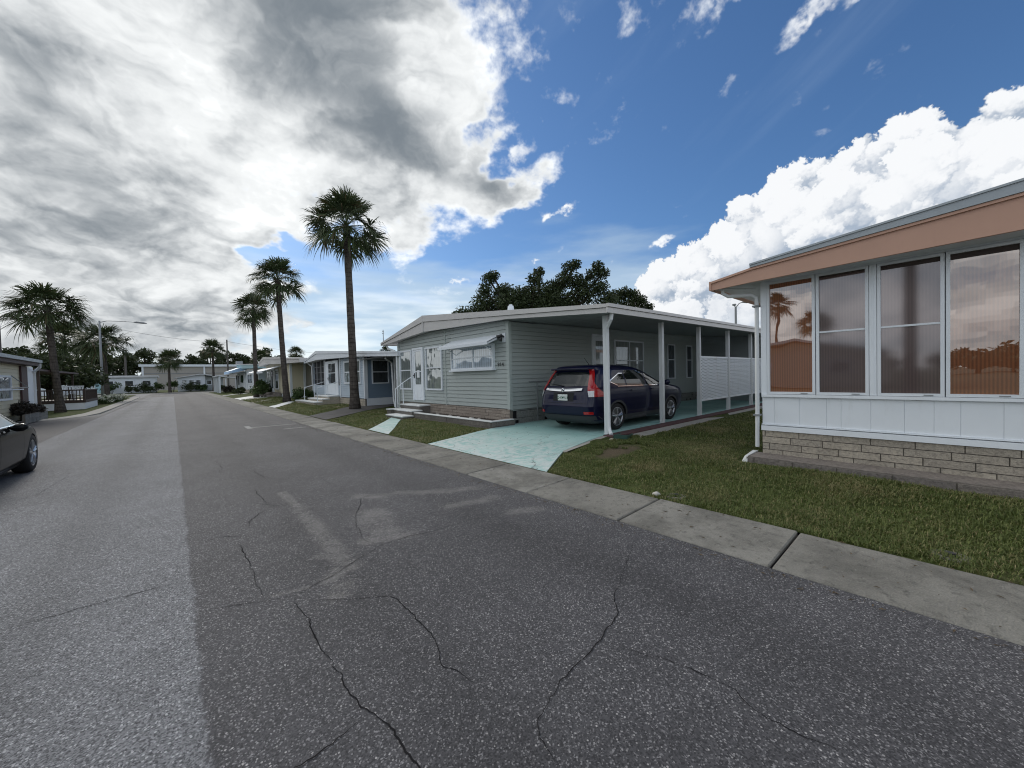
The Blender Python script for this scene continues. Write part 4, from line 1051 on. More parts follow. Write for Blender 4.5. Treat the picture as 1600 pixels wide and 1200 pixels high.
t = thing('stone_ledge', 'low weathered block ledge edging the lawn below the salmon-trimmed home', 'ledge', (6.6, 1.0, .06))
LX = Plane('x', 6.47)
mb = MB(); courses(mb, LX, Y0, 2.0, .045, .205, .165, .50, gap=.014, depth=.04, rnd=random.Random(31))
build('block_edge', mb, [M['ledge'], M['mortar']], t)
mb = MB(); mb.box(6.45, 6.88, Y0, 1.98, .02, .212); build('ledge_top', mb, M['ledge'], t)
mb = MB(); mb.hexa(((6.40, 1.98, .03), (6.95, 1.98, .05), (6.98, 2.14, .05), (6.42, 2.10, .03), (6.44, 1.98, .218), (6.92, 1.98, .228), (6.95, 2.06, .22), (6.47, 2.03, .205)))
build('end_cap', mb, M['concrete_white'], t)
# ------------------------------------------------------------------ cars
class CarBody:
    def __init__(s, tab): s.t = tab
    def at(s, z):
        t = s.t
        if z <= t[0][0]: return t[0][1:]
        for a, b_ in zip(t[:-1], t[1:]):
            if z <= b_[0]:
                f = (z - a[0]) / (b_[0] - a[0]); return tuple(p + (q_ - p) * f for p, q_ in zip(a[1:], b_[1:]))
        return t[-1][1:]
    def pt(s, th, z, e=0.0):
        xr, xf, w, n = s.at(z); xc, a = (xr + xf) / 2, (xf - xr) / 2
        c, q_ = math.cos(th), math.sin(th)
        return (xc + (a + e) * math.copysign(abs(c) ** (2 / n), c), (w + e) * math.copysign(abs(q_) ** (2 / n), q_), z)
    def W(s, x, z):
        xr, xf, w, n = s.at(z); xc, a = (xr + xf) / 2, (xf - xr) / 2
        k = min(1, abs((x - xc) / a)); return w * (1 - k ** n) ** (1 / n)
    def XR(s, y, z):
        xr, xf, w, n = s.at(z); xc, a = (xr + xf) / 2, (xf - xr) / 2
        k = min(1, abs(y / w)); return xc - a * (1 - k ** n) ** (1 / n)
    def loft(s, nz=80, nt=96):
        mb = MB(); z0, z1 = s.t[0][0], s.t[-1][0]; ring = []
        zs = sorted(set([r_[0] for r_ in s.t] + [z0 + (z1 - z0) * i / nz for i in range(nz + 1)]))
        for z in zs: ring += [s.pt(2 * PI * (k + .5) / nt, z) for k in range(nt)]
        fs = [(i * nt + k, i * nt + (k + 1) % nt, (i + 1) * nt + (k + 1) % nt, (i + 1) * nt + k) for i in range(len(zs) - 1) for k in range(nt)]
        fs += [tuple(range(nt - 1, -1, -1)), tuple((len(zs) - 1) * nt + k for k in range(nt))]
        mb.add(ring, fs); return mb
    def side(s, mb, sg, x0, x1, zb, zt, e=.004, nx=28, nz=10, mi=0):
        zb_ = zb if callable(zb) else (lambda x: zb); zt_ = zt if callable(zt) else (lambda x: zt)
        g_ = [[(x, sg * (s.W(x, z) + e), z) for z in [zb_(x) + (zt_(x) - zb_(x)) * j / nz for j in range(nz + 1)]] for x in [x0 + (x1 - x0) * i / nx for i in range(nx + 1)]]
        for i in range(nx):
            for j in range(nz): mb.quad(g_[i][j], g_[i + 1][j], g_[i + 1][j + 1], g_[i][j + 1], mi)
    def rear(s, mb, y0, y1, zb, zt, e=.004, ny=14, nz=6, mi=0):
        zb_ = zb if callable(zb) else (lambda y: zb); zt_ = zt if callable(zt) else (lambda y: zt)
        g_ = [[(s.XR(y, z) - e, y, z) for z in [zb_(y) + (zt_(y) - zb_(y)) * j / nz for j in range(nz + 1)]] for y in [y0 + (y1 - y0) * i / ny for i in range(ny + 1)]]
        for i in range(ny):
            for j in range(nz): mb.quad(g_[i][j], g_[i + 1][j], g_[i + 1][j + 1], g_[i][j + 1], mi)
    def wrap(s, mb, t0, t1, z0, z1, e=.006, nt=14, nz=14, mi=0):
        f0 = t0 if callable(t0) else (lambda z: t0); f1 = t1 if callable(t1) else (lambda z: t1)
        zs = [z0 + (z1 - z0) * j / nz for j in range(nz + 1)]
        g_ = [[s.pt(f0(z) + (f1(z) - f0(z)) * i / nt, z, e) for i in range(nt + 1)] for z in zs]
        for j in range(nz):
            for i in range(nt): mb.quad(g_[j][i], g_[j][i + 1], g_[j + 1][i + 1], g_[j + 1][i], mi)

def cpart(name, mb, mats, parent, **k):
    o = build(name, mb, mats, None, **k); o.parent = parent; return o

def solid_sheet(o, t=.004):
    m_ = o.modifiers.new('solid', 'SOLIDIFY'); m_.thickness = t; m_.offset = 0; return o

def car_shell(cb, axles, rw, paint, parent, cut_y=.56):
    o = cpart('body', cb.loft(), [paint, M['rubber']], parent, smooth=True)
    cut = MB()
    for x in axles:
        for sg in (1, -1):
            cut.lathe(((0, 0), (rw, 0), (rw, .8), (0, .8)), (x, sg * cut_y if sg > 0 else -cut_y - .8, rw * .86), (0, 1, 0), 40)
    c = build('cutter', cut, M['rubber']); bm_ = o.modifiers.new('arches', 'BOOLEAN'); bm_.object = c; bm_.operation = 'DIFFERENCE'; bm_.solver = 'EXACT'
    par = o.parent; o.parent = None
    dg = bpy.context.evaluated_depsgraph_get(); me = bpy.data.meshes.new_from_object(o.evaluated_get(dg))
    o.modifiers.clear(); o.data = me; o.parent = par
    bpy.data.objects.remove(c)
    for p in me.polygons:
        p.use_smooth = True
        if abs(p.center.y) > cut_y - .02 and p.center.z < rw * 2:
            for x in axles:
                r_ = math.hypot(p.center.x - x, p.center.z - rw * .86)
                if r_ < rw + .004 and (abs(p.normal.y) > .9 and abs(abs(p.center.y) - cut_y) < .02 or r_ > rw - .03 and abs(p.normal.y) < .2): p.material_index = 1
    me.set_sharp_from_angle(angle=R(38))
    return o

def wheel(parent, x, y, r_, w, sg, spokes=5):
    """tyre, alloy rim with open spokes, hub"""
    t = bpy.data.objects.new('wheel', None); COL.objects.link(t); t.parent = parent; t.location = (x, y, r_)
    mb = MB(); h = w / 2
    mb.lathe(((r_ * .70, -h), (r_ * .90, -h * 1.02), (r_ * .975, -h * .86), (r_, -h * .55), (r_, h * .55), (r_ * .975, h * .86), (r_ * .90, h * 1.02), (r_ * .70, h), (r_ * .66, h * .7), (r_ * .66, -h * .7)), (0, 0, 0), (0, 1, 0), 48, close=True)
    cpart('tyre', mb, M['rubber'], t, smooth=True, autosmooth=50)
    mb = MB(); f = sg * h
    mb.lathe(((r_ * .70, f * .96), (r_ * .66, f * .98), (r_ * .62, f * .80), (r_ * .62, -f * .6), (r_ * .70, -f * .6)), (0, 0, 0), (0, 1, 0), 40, close=True)
    for i in range(spokes):
        for dlt in (-.13, .13):
            a = 2 * PI * i / spokes + .3; b_ = a + dlt
            p0 = (math.cos(a) * r_ * .14, f * .82, math.sin(a) * r_ * .14); p1 = (math.cos(b_) * r_ * .64, f * .90, math.sin(b_) * r_ * .64)
            mb.tube([p0, p1], [r_ * .075, r_ * .062], 6)
    mb.lathe(((0, f * .92), (r_ * .12, f * .92), (r_ * .17, f * .80), (r_ * .17, f * .4), (0, f * .4)), (0, 0, 0), (0, 1, 0), 20)
    cpart('rim', mb, M['alloy'], t, smooth=True, autosmooth=40)
    mb = MB(); mb.lathe(((0, f * .30), (r_ * .60, f * .30), (r_ * .60, f * .18), (0, f * .18)), (0, 0, 0), (0, 1, 0), 24); cpart('brake_disc', mb, M['galv'], t)
    return t

# the dark blue SUV under the carport
suv = thing('parked_suv', 'dark blue SUV with tall red tail lamps parked under the carport', 'car', (7.03, 6.15, .142))
suv.scale = (1.035, 1.0, .965)
cb = CarBody([(.20, .25, 4.30, .80, 8), (.28, .12, 4.42, .86, 8), (.45, .03, 4.52, .895, 8), (.62, .0, 4.54, .905, 8), (.78, .035, 4.53, .91, 8), (.90, .055, 4.48, .91, 7.5), (.97, .07, 4.30, .905, 7),
              (1.03, .09, 3.95, .895, 7), (1.08, .12, 3.55, .88, 7), (1.13, .16, 3.32, .865, 7), (1.25, .235, 3.02, .83, 7), (1.40, .33, 2.68, .775, 7), (1.50, .38, 2.42, .735, 6), (1.57, .37, 2.20, .69, 5.5), (1.61, .40, 1.98, .63, 5), (1.64, .55, 1.75, .50, 4), (1.655, .85, 1.5, .3, 3)])
car_shell(cb, (.95, 3.57), .375, M['bluepaint'], suv)
for x in (.95, 3.57):
    for sg in (1, -1): wheel(suv, x, sg * .785, .335, .215, sg)
for sg in (1, -1):
    mb = MB(); cb.side(mb, sg, 1.40, 2.24, lambda x: 1.085 - .02 * (x - 2), lambda x: min(1.485, 1.40 + (x - 1.35) * .9), .004); cpart('window', mb, M['carglass'], suv)
    mb = MB(); cb.side(mb, sg, 2.31, 3.12, lambda x: 1.08 - .02 * (x - 2), lambda x: min(1.485, 1.485 - (x - 2.22) * .44), .004); cpart('window', mb, M['carglass'], suv)
    qb = lambda x: 1.105 + max(0, (1.05 - x)) * .35; qt = lambda x: min(1.40, 1.21 + (x - .72) * .42)
    mb = MB(); cb.side(mb, sg, .74, 1.34, qb, qt, .004); cpart('window', mb, M['carglass'], suv)
    mb = MB(); cb.side(mb, sg, .72, 1.34, qt, lambda x: qt(x) + .022, .010, nz=1); cb.side(mb, sg, .72, 1.0, lambda x: qb(x) - .022, qb, .010, nz=1); cb.side(mb, sg, 1.0, 3.14, lambda x: 1.068 - .012 * (x - 2), lambda x: 1.085 - .012 * (x - 2), .010, nz=1, nx=24)
    cpart('chrome_strip', mb, M['chrome'], suv)
    mb = MB()
    for x in (1.36, 2.275, 3.30): cb.side(mb, sg, x - .004, x + .004, .42 if x > 1.5 else .72, 1.09, .002, nx=1, nz=14)
    cb.side(mb, sg, 1.36, 3.30, .415, .422, .002, nz=1, nx=24)
    cpart('door_gap', mb, M['dark'], suv)
    mb = MB(); cb.side(mb, sg, .56, 3.96, .22, .36, .010, nx=40, nz=3); cpart('sill_cladding', mb, M['cladding'], suv)
    for x in (.95, 3.57):
        mb = MB()
        for i in range(24):
            a0, a1 = PI * (i / 24) * 1.06 - .1, PI * ((i + 1) / 24) * 1.06 - .1
            q_ = []
            for a, r_ in ((a0, .372), (a1, .372), (a1, .425), (a0, .425)):
                X, Z = x + math.cos(a) * r_, .322 + math.sin(a) * r_; q_.append((X, sg * (cb.W(X, max(Z, .22)) + .012), Z))
            mb.quad(*q_)
        cpart('arch_cladding', mb, M['cladding'], suv)
    for x in (1.62, 2.55):
        mb = MB(); cb.side(mb, sg, x - .10, x + .10, .955, .985, .028, nz=2); solid_sheet(cpart('door_handle', mb, M['bluepaint'], suv), .02)
    mb = MB(); mb.tube([(3.22, sg * .86, 1.10), (3.20, sg * .98, 1.12), (3.16, sg * 1.03, 1.14)], [.03, .085, .06], 10); cpart('door_mirror', mb, M['bluepaint'], suv, smooth=True)
    # tail lamp up the rear pillar, clear lower segment
    c0 = PI - sg * (-.42) if False else None
    cen = lambda z: (PI - .62) if z < 1.06 else (PI - .60)
    def th0(z): return (PI - (.40 - .06 * min(1, (z - .88) / .3)))
    def th1(z): return (PI - (1.06 - .42 * min(1, max(0, (z - .95)) / .26)))
    s_ = 1 if sg > 0 else -1
    mb = MB(); cb.wrap(mb, lambda z: s_ * th0(z), lambda z: s_ * th1(z), 1.0, 1.53, .014); cb.wrap(mb, lambda z: s_ * (PI - .66), lambda z: s_ * th1(z), .86, 1.0, .014)
    lm = solid_sheet(cpart('tail_lamp', mb, M['redlamp'], suv), .012)
    mb = MB(); cb.wrap(mb, lambda z: s_ * th0(z), lambda z: s_ * (PI - .66), .86, 1.0, .014); solid_sheet(cpart('reversing_lens', mb, M['clearlamp'], lm), .012)
    mb = MB(); cb.rear(mb, sg * .62, sg * .80, .44, .505, .010); solid_sheet(cpart('reflector', mb, M['redlamp'], suv), .01)
    mb = MB(); cb.wrap(mb, s_ * .45, s_ * .95, .80, .93, .006); cpart('headlamp', mb, M['clearlamp'], suv)
mb = MB(); cb.rear(mb, -.64, .64, lambda y: 1.105 + .03 * abs(y), lambda y: 1.47 - .06 * (y / .64) ** 4, .004); rw = cpart('rear_window', mb, M['carglass'], suv)
mb = MB(); mb.tube([(cb.XR(.05, 1.12) - .02, .05, 1.115), (cb.XR(.3, 1.17) - .025, .30, 1.15), (cb.XR(.5, 1.2) - .02, .52, 1.17)], .010, 6); cpart('wiper', mb, M['rubber'], rw)
mb = MB(); mb.hexa([(x, y, z) for z in (1.52, 1.565) for x, y in ((.26, -.60), (.26, .60), (.52, .62), (.52, -.62))]); bevel(cpart('spoiler', mb, M['bluepaint'], suv), .02, 2)
mb = MB(); cb.rear(mb, -.56, .56, lambda y: .985 + .030 * (y / .56) ** 2, lambda y: 1.045 + .020 * (y / .56) ** 2, .030, nz=3); solid_sheet(cpart('chrome_bar', mb, M['chrome'], suv), .03)
mb = MB(); mb.lathe(((.045, 0), (.045, .012), (.03, .016), (.03, .004)), (cb.XR(0, 1.02) - .046, 0, 1.02), (-1, 0, 0), 20, close=True); mb.box(cb.XR(0, 1.02) - .066, cb.XR(0, 1.02) - .05, -.022, -.012, .99, 1.05); mb.box(cb.XR(0, 1.02) - .066, cb.XR(0, 1.02) - .05, .012, .022, .99, 1.05); mb.box(cb.XR(0, 1.02) - .065, cb.XR(0, 1.02) - .051, -.012, .012, 1.015, 1.027)
cpart('badge', mb, M['chrome'], suv)
xp = cb.XR(0, .8) - .008
mb = MB(); cb.rear(mb, -.32, .32, .745, .955, .003); cpart('plate_recess', mb, M['dark'], suv)
mb = MB(); mb.box(xp - .014, xp - .004, -.153, .153, .76, .915); pl_ = bevel(cpart('number_plate', mb, M['plate'], suv), .004, 1)
def plate_text(body, size, loc, nm='plate_lettering'):
    o = text_obj(nm, body, size, Vector(loc), FACE_MX, M['plategreen'], None, .002); o.parent = pl_
plate_text('Q47', .085, (xp - .016, .085, .83)); plate_text('PU3', .085, (xp - .016, -.09, .83))
mb = MB(); mb.lathe(((0, 0), (.022, 0), (.022, .003), (0, .003)), (xp - .014, 0, .835), (-1, 0, 0), 14); o = cpart('plate_emblem', mb, M['plategreen'], None); o.parent = pl_
mb = MB(); cb.rear(mb, -.88, .88, .205, .40, .012, ny=40); cpart('bumper_cladding', mb, M['cladding'], suv)
mb = MB(); cb.rear(mb, -.70, .70, .700, .707, .003, nz=1, ny=30); cb.rear(mb, -.80, .80, .405, .412, .004, nz=1, ny=30); cpart('tailgate_gap', mb, M['dark'], suv)
mb = MB(); mb.tube([(.75, -.25, 1.63), (.55, -.25, 1.82)], [.008, .004], 6); cpart('aerial', mb, M['rubber'], suv)
mb = MB(); cb.wrap(mb, -.40, .40, 1.14, 1.50, .022, nt=24); cpart('windscreen', mb, M['carglass'], suv)
mb = MB(); mb.tube([(.35, .5, .22), (.55, .45, .22)], .03, 10); cpart('tailpipe', mb, M['galv'], suv)

# the charcoal saloon on the left
sd = thing('parked_sedan', 'charcoal saloon car with chrome window trim at the left edge of the street', 'car', (-2.815, 6.95, .0))
sd.rotation_euler = (0, 0, R(90))
cb = CarBody([(.18, .30, 4.50, .82, 8), (.30, .10, 4.72, .89, 8), (.48, .0, 4.82, .915, 7), (.62, .02, 4.80, .92, 6), (.72, .05, 4.72, .918, 5.5), (.785, .10, 4.56, .91, 5.5), (.825, .20, 4.32, .90, 5.5), (.86, .35, 4.05, .885, 5.5),
              (.895, .55, 3.84, .87, 6), (.93, .72, 3.70, .855, 6), (1.06, 1.10, 3.33, .80, 6), (1.20, 1.45, 2.93, .745, 6), (1.33, 1.72, 2.55, .69, 5.5), (1.40, 1.95, 2.32, .62, 5), (1.435, 2.05, 2.20, .45, 4)])
car_shell(cb, (1.0, 3.88), .365, M['blackpaint'], sd)
for x in (1.0, 3.88):
    for sg in (1, -1): wheel(sd, x, sg * .795, .335, .22, sg)
for sg in (1, -1):
    top = lambda x: min(1.325, 1.325 - (x - 2.30) * .355, 1.325 - (1.98 - x) * .42)
    mb = MB(); cb.side(mb, sg, 2.18, 3.42, .915, lambda x: max(.925, top(x)), .004); cpart('window', mb, M['carglass'], sd)
    mb = MB(); cb.side(mb, sg, 1.20, 2.10, .925, lambda x: max(.93, top(x)), .004); cpart('window', mb, M['carglass'], sd)
    mb = MB(); cb.side(mb, sg, 1.15, 3.44, lambda x: max(.905, top(x)), lambda x: max(.925, top(x) + .022), .010, nz=1, nx=40); cb.side(mb, sg, 1.15, 3.46, .895, .912, .010, nz=1, nx=40); cpart('chrome_strip', mb, M['chrome'], sd)
    mb = MB(); cb.side(mb, sg, .6, 4.2, .25, .262, .008, nz=1, nx=30); cpart('sill_chrome', mb, M['chrome'], sd)
    mb = MB()
    for x in (1.2, 2.14, 3.30): cb.side(mb, sg, x - .004, x + .004, .30, .96, .002, nx=1, nz=14)
    cpart('door_gap', mb, M['dark'], sd)
    mb = MB(); mb.tube([(2.75, sg * .86, .875), (2.75, sg * .93, .875)], .02, 8); mb.tube([(2.75, sg * .90, .865), (2.73, sg * .96, .87), (2.70, sg * 1.03, .875), (2.68, sg * 1.07, .875)], [.03, .062, .060, .025], 12); cpart('door_mirror', mb, M['blackpaint'], sd, smooth=True)
    mb = MB(); cb.wrap(mb, sg * .35, sg * .95, .62, .74, .008); cpart('headlamp', mb, M['clearlamp'], sd)
    mb = MB(); cb.wrap(mb, sg * (PI - .35), sg * (PI - .95), .70, .84, .008); cpart('tail_lamp', mb, M['redlamp'], sd)
    for x in (1.45, 2.42):
        mb = MB(); cb.side(mb, sg, x - .1, x + .1, .83, .855, .025, nz=2); solid_sheet(cpart('door_handle', mb, M['chrome'], sd), .018)
mb = MB(); cb.wrap(mb, -.42, .42, .945, 1.335, .022, nt=30); cpart('windscreen', mb, M['carglass'], sd)
mb = MB(); cb.wrap(mb, PI - .95, PI + .95, 1.0, 1.36, .005, nt=30); cpart('rear_window', mb, M['carglass'], sd)
# ------------------------------------------------------------------ the neighbours down the street
def gable_roof(parent, pt, pb, x0, x1, m_roof, m_fascia, sl=.0, band=.35):
    pm = [(u, z - (z - interp(pb, u)) * band) for u, z in pt]
    mb = MB(); roof_slab(mb, [(p[0], p[1] - .01) for p in pt], [(p[0], p[1] + .04) for p in pb], x0 + .05, x1, sl)
    rf = build('roof', mb, M[m_roof], parent)
    mb = MB(); roof_slab(mb, pm, pb, x0 + .015, x0 + .06, 0); roof_slab(mb, pt, [(p[0], p[1] + .012) for p in pm], x0 - .02, x0 + .06, 0)
    for (y0, y1), e in (((pt[0][0] - .04, pt[0][0] - .002), 0), ((pt[-1][0] + .002, pt[-1][0] + .04), -1)):
        mb.box(x0 - .02, x1, y0, y1, pb[e][1], pt[e][1] + .005)
    build('fascia', mb, M[m_fascia], rf)
    return rf

# slate blue home
bh = thing('mobile_home', 'slate-blue mobile home with white storm door and dark screened porch beside the tallest palm', 'mobile home', (7.8, 20.8, .1))
BX, BY = Plane('x', 7.8), Plane('y', 20.8)
bpb = [(15.7, 2.53), (20.8, 2.78), (28.2, 2.95), (31.3, 2.84)]; bpt = [(15.7, 2.74), (28.2, 3.56), (31.3, 2.98)]
mb = MB(); siding(mb, BY, 7.8, 20, .52, 2.85, .13); mb.box(7.83, 20, 20.83, 20.9, .5, 2.85); build('wall', mb, M['blue_siding'], bh)
mb = MB(); siding(mb, BX, 20.8, 24.75, .50, lambda u: interp(bpb, u), .13); siding(mb, BX, 24.75, 31.1, .45, 1.22, .13); mb.box(7.83, 7.9, 20.83, 24.8, .5, 2.8); mb.box(7.83, 20, 31.0, 31.1, .1, 2.8); build('front_wall', mb, M['lightblue_siding'], bh)
mb = MB(); mb.box(7.9, 8.0, 24.8, 31, 1.2, 2.95); build('porch_screen', mb, M['screen'], bh)
mb = MB()
for u in (28.0, 29.1, 30.1): mb.pbox(BX, u - .03, u + .03, 1.22, 2.9, -.06, .0)
for z in (1.65, 2.1, 2.5): mb.pbox(BX, 28.0, 31.0, z - .015, z + .015, -.06, -.01)
build('screen_frame', mb, M['galv'], bh)
mb = MB()
for u in (28.05, 31.05, 24.85): mb.pbox(BX, u - .06, u + .06, .45, 2.9, .0, .05)
build('porch_post', mb, M['white'], bh)
mb = MB(); mb.pbox(BX, 20.75, 20.95, .5, 2.78, .0, .04); mb.pbox(BY, 7.76, 7.92, .5, 2.78, .0, .04); build('corner_trim', mb, M['white'], bh)
mb = MB(); panel_ribs(mb, BY, 7.85, 11.2, .12, .52, .12); build('skirting', mb, M['white_metal'], bh)
mb = MB(); courses(mb, BX, 20.8, 31.0, .08, .48, .13, .4, depth=.04); build('block_base', mb, [M['stone'], M['mortar']], bh)
door(bh, BX, 25.15, 27.75, .62, 2.80, (.33, .92), 'darkglass', 'white', handle_u=27.2, mz=(2.02,), fw=.12)
window(bh, BX, 21.35, 24.1, 1.30, 2.68, 'curtain', mu=(22.7,), mz=(2.0,), fw=.11)
window(bh, BY, 8.15, 9.12, 1.30, 2.62, 'darkglass', mz=(1.95,), fw=.06)
gable_roof(bh, bpt, bpb, 7.3, 20, 'roofwhite', 'white_metal', 0)
mb = MB(); mb.box(7.5, 20, 15.8, 20.78, 2.60, 2.63); build('ceiling', mb, M['ceiling'], bh)
for i, x in enumerate((8.35, 11.5, 14.6)):
    mb = MB(); mb.box(x, x + .11, 18.3, 18.41, .1, 2.62); build('post', mb, M['gutter'], bh)
downspout(bh, [(7.7, 17.9, 2.55), (8.2, 18.3, 2.35), (8.24, 18.25, .5), (8.15, 17.9, .15)], .05)
downspout(bh, [(7.5, 31.2, 2.85), (7.72, 31.0, 2.6), (7.72, 30.95, 1.2)], .05)
t = thing('porch_steps', 'pale block porch steps with white handrails below the storm door of the slate-blue home', 'steps', (7, 26.5, .1))
for x0, x1, z in ((7.15, 7.75, .58), (6.75, 7.15, .42), (6.3, 6.75, .26)):
    mb = MB(); mb.box(x0, x1, 25.0, 29.6 if z < .3 else 28.2, .05, z - .05); build('riser', mb, M['stone'], t); mb = MB(); mb.box(x0 - .04, x1, 24.95, 29.65 if z < .3 else 28.25, z - .05, z); build('tread', mb, M['concrete_white'], t)
for y in (28.1, 25.1):
    mb = MB(); mb.tube([(6.5, y, .28), (6.5, y, 1.1), (7.7, y, 1.45)], .022, 6); mb.tube([(7.1, y, .45), (7.1, y, 1.27)], .018, 6); build('handrail', mb, M['white_metal'], t)

bh.location = (7.42, 19.78, .12); bh.scale = (.95, .95, .95)
t.location = (6.66, 25.2, .12); t.scale = (.95, .95, .95)

# cream home with a white door awning
ch = thing('mobile_home', 'cream mobile home with white door awning and green-railed steps behind the second palm', 'mobile home', (6.3, 30.9, .1))
CX, CY = Plane('x', 6.3), Plane('y', 30.9)
cpb = [(25.9, 2.62), (30.9, 2.72), (38.2, 2.95), (40.6, 2.85)]; cpt = [(25.9, 2.88), (30.9, 3.16), (38.2, 3.58), (40.6, 3.2)]
mb = MB(); siding(mb, CY, 6.3, 7.15, .62, 2.75, .14); mb.box(6.33, 7.2, 30.93, 31, .5, 2.75); siding(mb, CX, 30.9, 40.4, .55, lambda u: interp(cpb, u), .14); mb.box(6.33, 6.4, 30.93, 40.4, .5, 2.7); mb.box(6.33, 18, 40.3, 40.4, .1, 2.8)
build('wall', mb, M['cream_siding'], ch)
mb = MB(); siding(mb, CY, 7.25, 16, .35, 2.75, .14); mb.box(7.25, 16, 30.93, 31, .2, 2.75); build('side_wall', mb, M['tan_siding'], ch)
mb = MB(); mb.pbox(CX, 30.85, 31.0, .1, 2.74, .0, .04); mb.pbox(CY, 6.26, 6.40, .1, 2.74, .0, .04); build('corner_trim', mb, M['white'], ch)
mb = MB(); mb.box(7.10, 7.24, 30.7, 30.84, .1, 2.75); build('post', mb, M['gutter'], ch)
mb = MB(); panel_ribs(mb, CY, 6.38, 7.2, .1, .62, .11); panel_ribs(mb, CX, 31, 34, .1, .55, .14); build('skirting', mb, M['white_metal'], ch)
gable_roof(ch, cpt, cpb, 5.8, 18, 'roofwhite', 'greige', 0)
mb = MB(); mb.hexa(((6.28, 33.6, 2.66), (5.0, 33.6, 2.24), (5.0, 41.0, 2.24), (6.28, 41.0, 2.66), (6.28, 33.6, 2.71), (4.99, 33.6, 2.29), (4.99, 41.0, 2.29), (6.28, 41.0, 2.71))); mb.box(4.98, 5.02, 33.6, 41, 2.14, 2.29)
build('awning', mb, M['white_metal'], ch)
door(ch, CX, 36.6, 38.2, .62, 2.6, (.15, .92), 'blinds', 'white'); window(ch, CX, 34.9, 36.3, .85, 2.45, 'darkglass', mz=(1.6,), fw=.09); window(ch, CX, 38.4, 40.0, .85, 2.45, 'curtain', mu=(39.2,), fw=.09); window(ch, CX, 31.9, 33.3, 1.3, 2.4, 'curtain', mz=(1.85,), fw=.08)
t = thing('porch_steps', 'brown block steps with a dark green railing in front of the cream home', 'steps', (5.6, 36, .1))
for x0, x1, z in ((5.8, 6.25, .6), (5.4, 5.8, .44), (5.0, 5.4, .28)):
    mb = MB(); mb.box(x0, x1, 34.2, 38.4, .05, z); build('tread', mb, M['ledge'], t)
mb = MB(); mb.tube([(5.0, 37.9, .28), (5.0, 37.9, 1.05), (6.2, 37.9, 1.5), (6.2, 37.9, .6)], .035, 6)
for k in range(1, 7): mb.tube([(5.0 + .18 * k, 37.9, .3 + .05 * k), (5.0 + .18 * k, 37.9, 1.05 + .067 * k)], .016, 5)
build('handrail', mb, M['greenplastic'], t)

t.location = (6.55, 42.1, -.10); t.scale = (1.17, 1.17, 1.17)
ch.location = (7.37, 36.15, -.12); ch.scale = (1.17, 1.17, 1.17)

# pale blue and white home with a wreath on its door
wh = thing('mobile_home', 'white mobile home with aqua roof edge, sky-blue door awning and wreath on the door', 'mobile home', (7.5, 53, .1))
WX, WY = Plane('x', 7.5), Plane('y', 53.0)
mb = MB(); siding(mb, WX, 53, 72.5, .5, 3.0, .2); mb.box(7.53, 7.6, 53.03, 72.4, .3, 3.0); mb.box(7.53, 20, 72.3, 72.5, .1, 3.0); build('front_wall', mb, M['white'], wh)
mb = MB(); siding(mb, WY, 7.5, 18, .4, 3.0, .2); mb.box(7.53, 18, 53.03, 53.1, .3, 3.0); build('wall', mb, M['lightblue_siding'], wh)
mb = MB(); courses(mb, WX, 53, 72.5, .05, .5, .2, .6); build('block_base', mb, [M['stone'], M['mortar']], wh)
mb = MB(); roof_slab(mb, [(49, 3.35), (65.5, 3.95), (67, 3.93)], [(49, 3.0), (65.5, 3.42), (67, 3.40)], 6.9, 18, 0); rf = build('roof', mb, M['aqua'], wh)
mb = MB(); roof_slab(mb, [(48.8, 3.44), (65.5, 4.06), (67.2, 4.0)], [(48.8, 3.36), (65.5, 3.965), (67.2, 3.94)], 6.8, 18, 0); build('roof_cap', mb, M['roofwhite'], rf)
mb = MB(); mb.hexa(((7.5, 62.2, 3.15), (5.9, 62.2, 2.75), (5.9, 72.8, 2.75), (7.5, 72.8, 3.15), (7.5, 62.2, 3.75), (5.9, 62.2, 3.1), (5.9, 72.8, 3.1), (7.5, 72.8, 3.75))); build('awning', mb, M['skyblue'], wh)
mb = MB(); mb.pbox(WX, 52.9, 53.3, .4, 3.0, .0, .05); mb.pbox(WX, 61.8, 62.2, .5, 3.0, .02, .06); build('corner_trim', mb, M['white'], wh)
d1 = door(wh, WX, 63.6, 68.4, .62, 2.72, (.6, .6), 'darkglass', 'white', fw=.25)
M['wreath'] = mat('dark_green_wreath', (.02, .045, .025), .9, .4, 30)
mb = MB(); mb.lathe([(.42 + .13 * math.cos(a), .13 * math.sin(a)) for a in [2 * PI * k / 8 for k in range(8)]], (7.36, 65.9, 1.98), (1, 0, 0), 20, close=True); o = build('wreath', mb, M['wreath']); tag(o, 'dark green wreath hanging on the white door under the sky-blue awning', 'wreath')
window(wh, WX, 57.4, 61.5, 1.2, 2.78, 'darkglass', mu=(59.4,), fw=.2); window(wh, WX, 69.4, 71.6, .9, 2.72, 'darkglass', fw=.25)
mb = MB(); mb.hexa(((4.6, 66, 2.4), (7.5, 66, 2.9), (7.5, 75.5, 2.9), (4.6, 75.5, 2.4), (4.6, 66, 2.5), (7.5, 66, 3.0), (7.5, 75.5, 3.0), (4.6, 75.5, 2.5))); cp = build('porch_roof', mb, M['white_metal'], wh)
for y in (66.3, 69.3, 72.2, 75.2):
    mb = MB(); mb.box(4.75, 4.95, y - .1, y + .1, .1, 2.45); build('post', mb, M['white'], wh)
mb = MB(); mb.box(7.4, 20, 72.6, 73, .1, 2.6); build('rear_wall', mb, M['dark'], wh)

